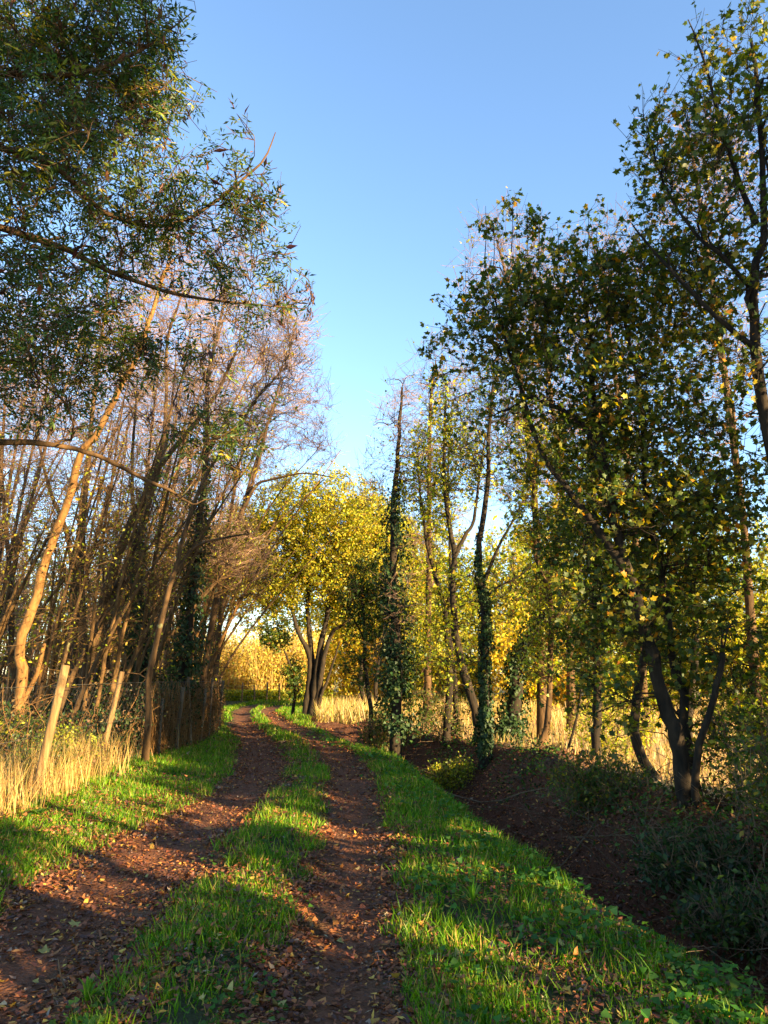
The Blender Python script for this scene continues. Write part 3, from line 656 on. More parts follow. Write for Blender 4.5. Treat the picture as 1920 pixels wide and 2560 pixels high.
# multi stemmed coppice clumps behind the wire fence
cl = [(-6.3, 14.6, 'clump of thin brown poles directly behind the sunlit fence post'), (-5.6, 14.9, 'clump of brown poles behind the split fence post'), (-7.6, 17.0, 'clump of poles left of the straight dark trunk'), (-6.9, 18.8, 'clump of poles between the straight dark trunk and the ivy covered trunks'),
      (-5.4, 16.6, 'clump of leaning poles in front of the second ivy covered trunk'), (-5.3, 21.0, 'clump of slim poles behind the thick ivy wrapped trunk'), (-5.9, 23.5, 'slim poles leaning out at the end of the wire fence'), (-8.9, 16.4, 'clump of poles at the left picture edge'), (-7.9, 21.0, 'clump of poles in the shade of the left wood'), (-6.5, 26.0, 'clump of sunlit poles just past the end of the wire fence')]
for i, (x, y, lb) in enumerate(cl):
    rr = R_(160+i); st = []
    for q in range(4):
        a_ = rr.normal()*.5; hh_ = 4.5+3.5*rr.random(); lx2 = (.1+.7*rr.random())*hh_*.5+rr.normal()*1.2; dy = rr.normal()*.6; bx = x+rr.normal()*.18; by = y+rr.normal()*.18
        st.append(([np.array([bx, by, -.05]), np.array([bx+lx2*.18, by+dy*.2, hh_*.3]), np.array([bx+lx2*.5, by+dy*.6, hh_*.62]), np.array([bx+lx2*1.0, by+dy, hh_])], .05+.035*rr.random(), .012))
    tree('coppice_clump', lb, st, [((x+1.0, y, 4.6), (1.5, 1.2, 1.8), 1), ((x+.5, y, 2.4), (1.1, .9, 1.3), .6)], 170+i, n1=14, n2=60, n3=300, twig=(3, .4), leaf=[('oval', 1, .065, GOLD+[(3, (.45, .26, .05))])], bark=(M_BARK, M_BARKR, M_BARKT)[i % 3], twbark=M_BARKR, group=GL, r3=.0045, sides=3, upb=1.5, lift=.35, tmin=.15)
r = R_(33)
# far wood closing the view on the left
n = 900; x = -48+40*r.random(n); y = 34+26*r.random(n); kx = x < -9-.25*(y-34); x = x[kx]; y = y[kx]; n = len(x); h = 6+4*r.random(n)
b0 = np.stack([x, y, np.zeros(n)], 1); t = np.linspace(0, 1, 5)[None, :, None]
pts = b0[:, None]+np.stack([r.normal(size=n)*.9+.4, r.normal(size=n)*.8, h], 1)[:, None]*t+r.normal(size=(n, 5, 3))*.12
V, Q = tubes(pts, np.full((n, 5), .07)*np.linspace(1, .2, 5), 4)
m = 7000; k = r.integers(0, n, m); tt = .2+.8*r.random(m); A0 = b0[k]*1; A0[:, 2] = h[k]*tt; dd = norm(r.normal(size=(m, 3))+np.array([0, 0, .8])); t4 = np.linspace(0, 1, 4)[None, :, None]
V2, Q2 = ribbons(A0[:, None]+dd[:, None]*t4*1.6+r.normal(size=(m, 4, 3))*.1, np.full((m, 4), .016))
ml = 52000; k = r.integers(0, m, ml); P = A0[k]+dd[k]*r.random((ml, 1))*1.8+r.normal(size=(ml, 3))*.35
L_ = leaves(T_OVAL, P, norm(r.normal(size=P.shape)), norm(r.normal(size=P.shape)), .14+.14*r.random(ml), palette(r, ml, GOLD+[(4, (.3, .18, .06))]))
cv = lambda q: palette(r, q, [(1, (.22, .14, .08))])
stuff('woodland', 'brown and golden autumn wood closing the view far behind the left hand trees', [(V, Q, cv(len(V))), (V2, Q2, cv(len(V2))), L_], M_GRASS)
# dark bramble and ivy undergrowth behind the fence
n = 42000; y = 11+15*r.random(n)**.9; off = r.random(n)**1.3*3.5; x = fx_(y)-.15-off
hmax = (.5+1.3*vnoise(x, y, .9, 91))*np.clip((y-11)/4, .22, 1); P = np.stack([x, y, height(x, y, False)+hmax*r.random(n)**.8], 1)
stuff('undergrowth', 'dark ivy and bramble undergrowth filling the foot of the left wood behind the fence', [leaves(T_OVAL, P, norm(r.normal(size=P.shape)+np.array([0, 0, .3])), norm(r.normal(size=P.shape)+np.array([0, 0, .6])), .05+.06*r.random(n), palette(r, n, IVYC+[(3, (.05, .08, .015)), (6, (.13, .075, .03)), (2, (.22, .13, .05))]))], M_IVY)

# ================================================================== CENTRE
GR = 'trees on the right of the track'
tree('field_maple', 'rounded golden field maple with several dark stems at the bend of the track',
     [(B_(-2.95, 29.5, (769, 1740, 29.5), (775, 1680, 29.5), (771, 1633, 29.5), (743, 1572, 29.4), (728, 1507, 29.3), (705, 1430, 29.2)), .17, .05),
      (B_(-2.85, 29.6, (781, 1720, 29.6), (779, 1633, 29.6), (770, 1552, 29.6), (771, 1450, 29.6), (770, 1350, 29.6)), .16, .05),
      (B_(-2.7, 29.4, (787, 1735, 29.4), (798, 1633, 29.4), (814, 1562, 29.4), (824, 1480, 29.4), (835, 1380, 29.4)), .2, .05),
      (B_(-2.55, 29.3, (800, 1720, 29.3), (808, 1653, 29.2), (830, 1582, 29.2), (863, 1560, 29.1), (900, 1520, 29.0)), .15, .04),
      (B_(-2.4, 29.2, (800, 1750, 29.2), (822, 1690, 29.1), (838, 1640, 29.0), (850, 1600, 29)), .09, .02)],
     [E_(790, 1280, 29.5, 185, 105, 2.6, 1.1), E_(680, 1400, 29.3, 120, 140, 2.2, .9), E_(890, 1370, 29.3, 140, 140, 2.2, 1), E_(780, 1430, 29.5, 150, 110, 2.2, .9), E_(630, 1480, 29.2, 90, 100, 1.4, .6), E_(610, 1350, 29.2, 70, 80, 1.4, .6), E_(920, 1490, 29, 110, 90, 1.5, .6)],
     401, n1=22, n2=200, n3=2500, twig=(4, .42), leaf=('oval', 6, .11, GOLD), bark=M_BARKD, upb=.8, r3=.006, group=GR)
tree('field_maple', 'second golden tree filling the gap between the rounded maple and the ivied trunk', [(B_(-.6, 31.5, (900, 1700, 31.5), (915, 1600, 31.5), (925, 1450, 31.5)), .13, .04), (B_(-.3, 31.8, (940, 1700, 31.5), (965, 1580, 31.5), (990, 1440, 31.5)), .11, .04)],
     [E_(940, 1370, 31.5, 110, 140, 2, 1), E_(1020, 1430, 32, 100, 130, 2, .9), E_(880, 1500, 31, 90, 110, 1.6, .7), E_(1050, 1560, 32, 90, 100, 1.8, .6)], 404, n1=18, n2=130, n3=1500, twig=(4, .42), leaf=('oval', 6, .12, GOLD+YGREEN[:2]), bark=M_BARKD, upb=.8, r3=.006, group=GR)
tree('field_maple', 'soft golden tree at the left of the far bend, behind the bare poles', [(B_(-8.4, 35, (525, 1650, 35), (540, 1540, 35), (560, 1420, 35)), .14, .04), (B_(-8.0, 35.2, (545, 1650, 35), (580, 1520, 35), (610, 1400, 35)), .12, .04)],
     [E_(600, 1370, 35, 85, 110, 2, 1), E_(530, 1430, 35, 90, 120, 2, 1), E_(640, 1450, 34.5, 60, 70, 1.5, .6)], 405, n1=16, n2=110, n3=1200, twig=(4, .42), leaf=('oval', 5, .12, GOLD), bark=M_BARKD, upb=.8, r3=.006, group=GL)
tree('dark_shrub', 'dark dense shrub at the left foot of the golden field maple', [(B_(-3.5, 30, (735, 1700, 30), (700, 1600, 30)), .08, .03)],
     [E_(735, 1700, 30, 28, 60, .6), E_(690, 1590, 30.2, 50, 40, .7, .8)], 402, n1=6, n2=30, n3=200, twig=(3, .25), leaf=('lobed', 5, .09, GREEN), bark=M_BARKD, cat='shrub')
tree('yellow_bush', 'bright yellow bush glowing behind the golden field maple', [(B_(-1.6, 37, (870, 1680, 37), (880, 1600, 37)), .1, .03), (B_(-1.2, 37.3, (910, 1680, 37), (930, 1580, 37)), .1, .03)],
     [E_(880, 1660, 37, 85, 100, 2, 1), E_(900, 1560, 38, 90, 80, 2, 1), E_(960, 1640, 38, 80, 120, 2, 1)], 403, n1=12, n2=60, n3=900, twig=(4, .4), leaf=('oval', 6, .15, YELL), bark=M_BARKT, r3=.006, cat='bush')

# ================================================================== TREES, RIGHT SIDE
def rt(label, base, pts, rad, tip, top, seed, d, name='hedgerow_tree', **k):
    kw = dict(n1=12, n2=70, n3=520, twig=(3, .3), leaf=[('lobed', 3, .08, YGREEN)], bark=M_BARKD, group=GR, tmin=.2, r3=.004, upb=1.0); kw.update(k)
    um = sum(p[0] for p in pts)/len(pts); top = list(top)+[(um+25, 1480, 75, 120, .9), (um-10, 1640, 60, 100, .8)] if name != 'sapling' else top
    extra = kw.pop('extra', [])
    return tree(name, label, [(B_(base[0], base[1], *[(u, v, d) for u, v in pts]), rad, tip)]+extra, [E_(u, v, d, a, b, c_) for (u, v, a, b, c_) in top], seed, **kw)
rt('thin dark crooked tree right of the golden field maple', (-.34, 19.4), [(928, 1790), (921, 1733), (912, 1648), (910, 1564), (905, 1480)], .08, .03, [(900, 1480, 60, 80, 1), (950, 1560, 50, 70, .8)], 410, 19.4, leaf=[('lobed', 3, .07, GREEN)],
   extra=[(S((912, 1600, 19.4), (885, 1550, 19.3), (860, 1520, 19.2)), .035, .01)])
rt('tall straight trunk thick with ivy and bare twigs at its top', (.25, 18.3), [(992, 1750), (992, 1648), (982, 1480), (984, 1353), (984, 1269), (992, 1184), (1000, 1060), (1005, 970)], .16, .03, [(990, 1080, 80, 120, 1.2), (940, 1200, 60, 80, 1), (1050, 1180, 60, 100, 1), (1010, 980, 60, 60, .8)], 411, 18.3,
   ivy=(13000, .07, .55, .0, 6.4), leaf=[('lobed', .15, .06, GREEN)], twbark=M_BARKP, n3=420, twig=(3, .35))
rt('pair of slim trunks rising together right of the ivy clad trunk', (1.44, 18.3), [(1120, 1780), (1125, 1694), (1115, 1546), (1106, 1500), (1077, 1395), (1064, 1336), (1045, 1180)], .11, .025, [(1050, 1180, 70, 120, 1.2), (1100, 1300, 60, 90, 1)], 412, 18.3, leaf=[('lobed', 2, .075, YGREEN)],
   extra=[(B_(1.6, 18.5, (1140, 1760, 18.5), (1128, 1640, 18.5), (1122, 1520, 18.5), (1125, 1400, 18.6), (1120, 1200, 18.6), (1125, 1080, 18.6)), .09, .02)])
rt('dark trunk leaning left and forking high beside the straight ivied trunk', (2.0, 17.0), [(1194, 1800), (1164, 1694), (1140, 1595), (1130, 1447), (1137, 1388), (1120, 1299), (1110, 1150), (1115, 1000)], .13, .03, [(1110, 1080, 80, 140, 1.2), (1180, 1180, 70, 100, 1), (1090, 1250, 50, 80, .9)], 413, 17.0, leaf=[('lobed', 2, .075, YGREEN)],
   extra=[(S((1137, 1388, 17), (1165, 1335, 17), (1184, 1299, 17), (1200, 1180, 17), (1215, 1080, 17)), .06, .02)])
rt('straight black ivied trunk on the ditch bank', (1.98, 15.7), [(1213, 1820), (1211, 1694), (1211, 1497), (1199, 1447), (1199, 1348), (1219, 1225), (1222, 1100), (1232, 960)], .12, .035, [(1230, 1020, 110, 130, 1.3), (1290, 1180, 70, 110, 1), (1150, 1150, 70, 90, 1)], 414, 15.7, ivy=(7000, .065, .07, .1, 4.4), leaf=[('lobed', 1, .065, GREEN)],
   extra=[(S((1212, 1500, 15.7), (1240, 1470, 15.6), (1300, 1440, 15.5), (1360, 1380, 15.4)), .035, .01), (S((1212, 1450, 15.7), (1250, 1360, 15.7), (1300, 1270, 15.6), (1340, 1180, 15.6)), .045, .01)])
rt('massive leaning trunk draped in ivy behind the slender curved tree', (2.9, 17.8), [(1262, 1840), (1283, 1783), (1298, 1645), (1367, 1536), (1426, 1497), (1451, 1398), (1480, 1280)], .24, .08, [(1450, 1300, 110, 110, 1.2), (1370, 1430, 80, 80, 1)], 415, 17.8, ivy=(7000, .07, .27, .1, 5.0), leaf=[('lobed', 4, .07, GREEN)])
rt('slender smooth tree with a curved foot on the earth heap', (2.84, 14.6), [(1347, 1872), (1367, 1813), (1374, 1694), (1377, 1497), (1342, 1408), (1337, 1299), (1332, 1240), (1350, 1080)], .085, .02, [(1345, 1130, 70, 110, 1), (1400, 1300, 50, 90, .8), (1300, 1300, 50, 90, .8)], 416, 14.6, leaf=[('lobed', 2, .07, YGREEN)], bark=M_BARK)
rt('straight upright trunk right of the sunlit gap onto the field', (3.52, 13.2), [(1490, 1850), (1495, 1744), (1485, 1497), (1490, 1373), (1480, 1200), (1470, 1050)], .1, .04, [(1470, 1150, 110, 130, 1.2), (1400, 1350, 90, 90, 1), (1540, 1450, 80, 90, .9)], 417, 13.2, leaf=[('lobed', 4, .075, GREEN)])
rt('thin sapling standing in front of the sunlit field', (3.2, 14.0), [(1440, 1800), (1455, 1700), (1450, 1600), (1452, 1500)], .03, .012, [(1440, 1600, 60, 90, .6)], 418, 14.0, name='sapling', n1=5, n2=12, n3=70, leaf=[('lobed', 4, .065, GREEN)], tmin=.3)
rt('dark pair of stems behind the big maple', (4.1, 12.0), [(1590, 1850), (1600, 1700), (1640, 1500), (1690, 1300), (1700, 1150)], .1, .03, [(1690, 1250, 130, 140, 1.2), (1620, 1500, 90, 110, 1), (1740, 1450, 100, 120, 1)], 419, 12.0, leaf=[('lobed', 4, .075, GREEN)],
   extra=[(B_(4.9, 12.6, (1720, 1800, 12.6), (1740, 1600, 12.6), (1730, 1400, 12.6), (1760, 1200, 12.6)), .09, .03)])
MG = [(5, (.05, .08, .012)), (4, (.085, .115, .014)), (2.5, (.18, .18, .018)), (1.6, (.40, .29, .02)), (.5, (.46, .2, .02))]
tree('maple_tree', 'big spreading maple leaning left over the ditch, its dark trunk blotched with pale lichen',
     [(B_(3.34, 8.77, (1713, 2020, 8.75), (1708, 1941, 8.75), (1688, 1833, 8.8), (1654, 1734, 8.85), (1619, 1595, 8.9), (1575, 1437, 9.0), (1540, 1328, 9.1), (1493, 1137, 9.3), (1444, 1054, 9.4), (1333, 999, 9.6), (1250, 1032, 9.8)), .125, .02),
      (B_(3.5, 9.0, (1743, 2000, 9.0), (1728, 1917, 9.1), (1708, 1818, 9.2), (1708, 1734, 9.3), (1688, 1684, 9.4), (1663, 1497, 9.5), (1634, 1348, 9.6), (1614, 1240, 9.7), (1600, 1000, 9.9), (1560, 800, 10)), .085, .02),
      (B_(3.45, 8.6, (1738, 1991, 8.55), (1748, 1867, 8.5), (1777, 1768, 8.5), (1802, 1670, 8.5), (1807, 1630, 8.5)), .05, .035),
      (S((1540, 1328, 9.1), (1500, 1100, 9.4), (1482, 982, 9.6), (1470, 800, 9.8), (1440, 640, 10)), .07, .012),
      *[(S((u, v+130, 10.), (u+4, v+60, 10.), (u+2, v, 10.)), .008, .003) for u, v in ((1212, 515), (1232, 560), (1278, 500), (1316, 540), (1345, 530), (1392, 560), (1468, 520), (1488, 560), (1610, 560))],
      (S((1575, 1437, 9.0), (1440, 1250, 9.2), (1350, 1120, 9.5), (1280, 900, 9.8), (1230, 720, 10)), .06, .012)],
     [E_(1260, 800, 9.9, 150, 150, 1.0, .9), E_(1400, 780, 9.8, 190, 160, 1.3, 1.1), E_(1150, 880, 10, 95, 100, .8, .6), E_(1560, 760, 9.6, 170, 180, 1.3, 1.0), E_(1420, 980, 9.6, 230, 110, 1.2, .9), E_(1600, 1050, 9.5, 220, 160, 1.3, 1.2),
      E_(1120, 1030, 10, 60, 90, .6, .25), E_(1560, 1290, 9.4, 200, 140, 1.2, 1.0), E_(1720, 1300, 9.4, 190, 180, 1.2, 1.0), E_(1600, 1560, 9.2, 170, 140, 1.0, .7), E_(1500, 1750, 9.2, 130, 100, .7, .5), E_(1790, 1650, 9.4, 160, 220, 1.0, 1.0), E_(1840, 1250, 9.0, 120, 250, .9, .9), E_(1480, 1480, 9.2, 110, 110, .8, .4), E_(1700, 780, 9.4, 160, 200, 1.2, .8), E_(1380, 1160, 9.5, 120, 80, .8, .5), E_(1640, 660, 9.6, 120, 90, 1, .6)]+[E_(u+2, v+28, 10., 7, 28, .05, 9) for u, v in ((1212, 515), (1232, 560), (1278, 500), (1316, 540), (1345, 530), (1392, 560), (1468, 520), (1488, 560), (1610, 560))],
     501, n1=48, n2=300, n3=2300, twig=(3, .26), leaf=('maple', 4, .066, MG), bark=M_BARKD, limbs=True, upb=.7, r3=.0035, tmin=.25, group=GR, stemlabels={2: 'bare grey dead stem with a broken top'})
tree('tall_maple', 'tall thin leaved maple at the right edge with dark leaves against the sky',
     [(B_(4.5, 8.0, (2010, 1700, 8.0), (1960, 1300, 8.0), (1909, 1010, 8.0), (1887, 871, 8.0), (1887, 677, 8.0), (1909, 566, 8.0), (1900, 300, 8.1), (1880, 100, 8.2)), .10, .025),
      (S((1887, 720, 8.0), (1859, 699, 8.0), (1804, 638, 8.0), (1737, 583, 8.1), (1665, 472, 8.2), (1620, 330, 8.3)), .04, .008),
      (S((1890, 560, 8.0), (1840, 430, 8.0), (1800, 300, 8.1), (1760, 150, 8.2), (1720, 50, 8.3)), .04, .008),
      (S((1887, 871, 8.0), (1800, 800, 8.0), (1700, 700, 8.1), (1620, 610, 8.2), (1580, 560, 8.2)), .04, .008)],
     [E_(1720, 400, 8.2, 150, 200, .9, 1.0), E_(1850, 250, 8.1, 120, 260, .9, 1.0), E_(1640, 350, 8.3, 85, 140, .6, .45), E_(1760, 130, 8.3, 70, 90, .6, .3), E_(1820, 620, 8.0, 150, 140, .9, .8), E_(1870, 900, 8, 120, 150, .8, .6), E_(2080, 500, 8, 200, 400, 1, .5)],
     502, n1=30, n2=140, n3=800, twig=(3, .22), leaf=('maple', 2, .07, MG), bark=M_BARKD, limbs=True, upb=1.6, r3=.0035, lift=.35, tmin=.2, group=GR)
# bare pink-twigged trees rising behind the maple crown
for i, (x, y, u, v, lb) in enumerate([(3.6, 18, 1240, 600, 'bare tree whose reddish twigs stick up left of the maple crown'), (5.6, 17, 1480, 600, 'bare tree whose pale twigs stick up above the middle of the maple crown'), (7.6, 16, 1720, 330, 'bare tree with pale upright twigs behind the tall maple'), (5.0, 21, 1330, 680, 'far bare tree behind the maple crown'), (1.2, 22, 1090, 900, 'bare tree with pale twigs left of the maple crown')]):
    t = W(u, v, y)
    tree('bare_tree', lb, [([np.array([x, y, -.1]), np.array([x+.1, y, t[2]*.4]), (t+np.array([x, y, t[2]]))/2*np.array([1, 1, .85]), t], .13, .02)],
         [((t[0]+.3, y, t[2]-1.2), (1.4, 1.2, 2.2), 1), (((t[0]+x)/2, y, t[2]*.6), (1.5, 1.5, 2.5), .7)], 520+i, n1=16, n2=90, n3=500, twig=(3, .5), leaf=[('lobed', .4, .07, GOLD)], bark=M_BARK, twbark=M_BARKP, group=GR, r3=.005, lift=.5, upb=2.5, sides=4)
# ---- far trees beyond the field
far = [(3.5, 50, 12, 3.2, YGREEN), (8, 46, 11, 3.4, GOLD), (11.5, 51, 13, 3.8, YGREEN), (16, 47, 12, 3.8, GOLD), (21, 45, 11, 3.8, YGREEN), (26, 46, 12, 4, GOLD), (-0.5, 55, 12, 4, YELL), (11, 62, 14, 4.6, YGREEN), (20, 60, 14, 5, YGREEN), (31, 56, 13, 5, GOLD), (36, 46, 12, 4.6, YGREEN), (-6, 60, 12, 4, GOLD)]
lbf = ['yellow green tree beyond the field, seen past the paired slim trunks', 'golden tree beyond the field, seen right of the straight ivied trunk', 'yellow green tree beyond the field behind the slender curved tree', 'golden tree beyond the field behind the upright trunk', 'green tree beyond the field behind the maple trunk',
       'golden tree far beyond the field at the right edge', 'bright yellow tree behind the yellow bush', 'distant green tree in the hedge across the field', 'distant green tree at the back right of the field', 'distant golden tree at the far right of the field', 'distant green tree past the right edge of the maple', 'distant golden tree behind the bend of the track']
for i, (x, y, h, rd, pal) in enumerate(far):
    tree('far_tree', lbf[i], [([np.array([x, y, -.1]), np.array([x+.2, y, h*.3]), np.array([x-.1, y, h*.7])], .2, .06)],
         [((x, y, h*.62), (rd, rd, h*.36), 1), ((x-rd*.5, y-.5, h*.35), (rd*.8, rd*.7, h*.3), .8), ((x+rd*.5, y, h*.3), (rd*.8, rd*.7, h*.28), .7)], 600+i, n1=14, n2=70, n3=520, twig=(4, .6), leaf=('oval', 4, .25, pal), bark=M_BARK, r3=.009, group='trees beyond the field', sides=4)

for i, (x, y, h, rd, pal, lb) in enumerate([(6, 32.5, 3.7, 2.2, YELL, 'bright yellow bush across the field left of the slender curved tree'), (9.7, 31.5, 3.7, 2.4, YGREEN, 'yellow green bush across the field behind the upright trunk'), (13.5, 30.5, 4.2, 2.6, GOLD, 'golden bush across the field behind the big maple'), (17.5, 29, 4.6, 2.6, YGREEN, 'yellow green bush across the field at the right edge'), (2.4, 35, 3.6, 2.2, GOLD, 'golden bush behind the paired slim trunks')]):
    tree('bush', lb, [([np.array([x, y, -.1]), np.array([x+.2, y, h*.3]), np.array([x-.1, y, h*.7])], .1, .03), ([np.array([x+.4, y, -.1]), np.array([x+.7, y, h*.3]), np.array([x+.9, y, h*.7])], .09, .03)],
         [((x, y, h*.5), (rd, rd, h*.5), 1), ((x+rd*.5, y, h*.3), (rd*.8, rd*.7, h*.3), .7)], 650+i, n1=14, n2=70, n3=620, twig=(4, .45), leaf=('oval', 4, .17, pal), bark=M_BARK, r3=.006, group='bushes beyond the field', sides=4, cat='bush', tmin=.1)

# ---- far thicket at the bend
r = R_(31)
n = 2600; x = -15+11.5*r.random(n); y = 46+8*r.random(n)**1.3; h = 2.6+1.8*r.random(n)
b0 = np.stack([x, y, np.zeros(n)], 1); dv = norm(np.stack([r.normal(size=n)*.13+.08, r.normal(size=n)*.1, np.ones(n)], 1))
t = np.linspace(0, 1, 5)[None, :, None]; pts = b0[:, None]+dv[:, None]*h[:, None, None]*t + np.stack([r.normal(size=n)*.5, r.normal(size=n)*.3, 0*x], 1)[:, None]*t**2
V, Q = tubes(pts, np.full((n, 5), .016)*np.linspace(1, .4, 5), 3)
k = r.integers(0, n, 30000); tt = .15+.85*r.random(30000); P = b0[k]+dv[k]*(h[k]*tt)[:, None]+r.normal(size=(30000, 3))*.18
L_ = leaves(T_OVAL, P, norm(r.normal(size=P.shape)+np.array([0, 0, .7])), norm(r.normal(size=P.shape)), .10+.1*r.random(30000), palette(r, 30000, [(4, (.68, .52, .10)), (3, (.58, .42, .07)), (2, (.42, .38, .05))]))
cv = palette(r, n, [(1, (.62, .46, .16)), (1, (.5, .36, .1))]); 
stuff('thicket', 'golden thicket of upright dry canes at the bend of the track', [(V, Q, np.repeat(cv, 15, 0)), L_], M_GRASS)
# bramble and green weeds at its foot
n = 9000; x = -11+8*r.random(n); y = 44.6+1.2*r.random(n); P = np.stack([x, y, .6*r.random(n)**1.5], 1)
stuff('bramble', 'green weeds at the foot of the far thicket', [leaves(T_OVAL, P, norm(r.normal(size=P.shape)+np.array([0, 0, .7])), norm(r.normal(size=P.shape)), .10+.1*r.random(n), palette(r, n, YGREEN))], M_LEAF)

# ---- hedge trees standing along the ditch outside the right edge (unseen; crowns shaped to shade and dapple the foreground)
r = R_(41)
hx = [(5.2, 4.2, 13), (5.6, 1.5, 14), (6.0, -1.2, 14), (6.4, -4.0, 14.5), (7.0, -7, 15), (8.6, 3.0, 14), (9.2, -2.6, 15), (8.2, 6.6, 13), (10.5, 1.0, 15), (10.2, 4.9, 14)]
for i, (x, y, h) in enumerate(hx):
    tree('hedge_tree', ['leafy hedge tree by the ditch next behind the tall maple', 'leafy hedge tree by the ditch just ahead of the camera', 'leafy hedge tree by the ditch level with the camera', 'leafy hedge tree by the ditch a little behind the camera',
          'hedge tree farthest behind the camera along the ditch', 'field side hedge tree ahead of the camera', 'field side hedge tree behind the camera', 'hedge tree on the field side of the tall maple', 'field side hedge tree level with the camera', 'outermost field side hedge tree ahead of the camera'][i], [([np.array([x, y, -.1]), np.array([x+.2, y, h*.35]), np.array([x-.1, y+.1, h*.8])], .14, .04)],
         [((x, y, h*.62), (1.9, 1.8, h*.36), 1), ((x+.2, y, h*.28), (1.7, 1.8, h*.27), .9)], 700+i, n1=12, n2=80, n3=900, twig=(3, .35), leaf=('oval', 4, .24, GREEN), bark=M_BARKD, cull=lambda A: ~sungap(A), group='hedge trees past the right edge', sides=4, r3=.005)

# ---- understory shrubs on the right bank
def shrub(label, x, y, rx_, h, pal, seed, size=.055, n3=260, per=4, **k):
    z = float(height(x, y))
    tree('shrub', label, [([np.array([x, y, z-.05]), np.array([x+.1, y, z+h*.4]), np.array([x+.15, y, z+h*.8])], .025, .01), ([np.array([x+.1, y, z-.05]), np.array([x-.2, y+.1, z+h*.4]), np.array([x-.35, y, z+h*.75])], .02, .01)],
         [((x, y, z+h*.5), (rx_, rx_*.8, h*.5), 1)], seed, n1=8, n2=30, n3=n3, twig=(3, .16), leaf=('oval', per, size, pal), bark=M_DEAD, tmin=.1, r3=.003, cat='shrub', upb=.3, group='shrubs on the ditch bank')
shrub('dark leafy shrub on the bank left of the maple foot', 2.75, 10.4, .75, .75, GREEN, 801)
shrub('dark shrub trailing into the ditch below the maple', 2.85, 7.5, .55, .5, IVYC+GREEN[:1], 802, per=4)
shrub('lit leafy shrub right of the maple foot', 4.1, 8.8, .7, 1.5, YGREEN[:2]+GREEN[:2], 803)
shrub('bramble bush at the right edge below the tall maple', 3.7, 7.0, .7, 1.0, GREEN, 804)
shrub('low ivy mound in front of the maple trunk', 2.8, 6.4, .5, .4, IVYC+GREEN[:2], 805, per=4)
shrub('leafy shrub at the right picture edge behind the maple', 4.9, 9.6, .9, 2.0, GREEN, 806)
shrub('lit green shrub on the bank beside the straight ivied trunk', 1.35, 15.6, .5, .5, YGREEN, 807)
shrub('tangled undergrowth left of the leaning trunk', 1.3, 18.6, .9, 1.3, GREEN, 808)
shrub('undergrowth between the thin crooked tree and the ivy clad trunk', .0, 19.2, .6, 1.5, GREEN, 809)
shrub('bushy undergrowth behind the upright trunk', 4.2, 14.5, .9, 1.2, YGREEN, 810)
shrub('green undergrowth at the foot of the curved golden trunk', -6.3, 13.6, .8, .8, GREEN+YGREEN[:1], 811)
shrub('green weeds behind the split fence post', -5.0, 12.4, .5, .7, YGREEN, 812)
shrub('bramble patch between the two sunlit fence posts', -4.75, 10.9, .5, .6, GREEN, 813)
# ivy, nettles and dead leaves matted over the far bank
r = R_(55)
def dbank(x, y):
    wd = x-ex(y); return ((wd > .9) & (wd < np.where(y > 10.3, 2.45, 3.6)))*np.clip(vnoise(x, y, .7, 95)*2.4-.9, 0, 1)*np.clip((24-y)/6, 0, 1)*np.where(y > 8.3, .55, 1)*np.clip((wd-1.1)/.8, 0, 1)
x, y = scat(r, 110000, -1.6, 5.6, 4.2, 23, dbank, .8); n = len(x)
P = np.stack([x, y, height(x, y)+(.03+.42*vnoise(x, y, .5, 96)**1.6)*r.random(n)], 1)
stuff('bank_ivy', 'dark ivy and nettles matted over the far bank of the ditch', [leaves(T_OVAL, P, norm(r.normal(size=P.shape)+np.array([0, 0, .1])), norm(r.normal(size=P.shape)*.7+np.array([-.3, -.3, .8])), (.03+.04*r.random(n))*(1+y*.01), palette(r, n, [(3, (.02, .04, .008)), (4, (.045, .085, .01)), (4, (.11, .05, .02)), (1.5, (.09, .15, .015))]))], M_IVY)
# lumps of dug earth on the ditch sides, small stones in the ruts
def lumps(r, x, y, size, sink=.2):
    n = len(x); o = np.array([[1, 0, 0], [0, 1, 0], [-1, 0, 0], [0, -1, 0], [.1, .1, .8], [0, 0, -.8], [.6, .6, .4], [-.6, .5, .45]], float)[:6]
    Fc = np.array([[0, 1, 4], [1, 2, 4], [2, 3, 4], [3, 0, 4], [1, 0, 5], [2, 1, 5], [3, 2, 5], [0, 3, 5]])
    P = np.stack([x, y, height(x, y)-size*sink], 1)
    a = r.random(n)*6.28; ca = np.cos(a)[:, None]; sa = np.sin(a)[:, None]
    v = o[None]*(1+r.normal(size=(n, 6, 3))*.28)*size[:, None, None]*(np.array([1, .75, .8])*(.7+.6*r.random((n, 1, 3))))
    vx = v[..., 0]*ca-v[..., 1]*sa; vy = v[..., 0]*sa+v[..., 1]*ca
    V = np.stack([vx, vy, v[..., 2]], -1)+P[:, None]
    return V.reshape(-1, 3), (np.arange(n)[:, None, None]*6+Fc[None]).reshape(-1, 3)
x, y = scat(r, 16000, -1.6, 5, 4.2, 22, lambda a, b: ((a-ex(b) > .05) & (a-ex(b) < 2.6))*np.clip(vnoise(a, b, .4, 97)*2-.4, .1, 1), .9)
V, Fq = lumps(r, x, y, .012+.045*r.random(len(x))**2.5)
x, y = scat(r, 1500, 2.2, 4.0, 12.7, 14.8, lambda a, b: np.exp(-((a-3.0)**2/.6+(b-13.6)**2/.8)), 0); V2, F2 = lumps(r, x, y, .03+.07*r.random(len(x))**2)
V, Fs, _ = join([(V, Fq), (V2, F2)]); link('soil_clods', mesh_from('soil_clods', V, Fs, None, M_CLOD), kind='stuff', label='crumbled lumps of dug earth on the sides of the ditch')
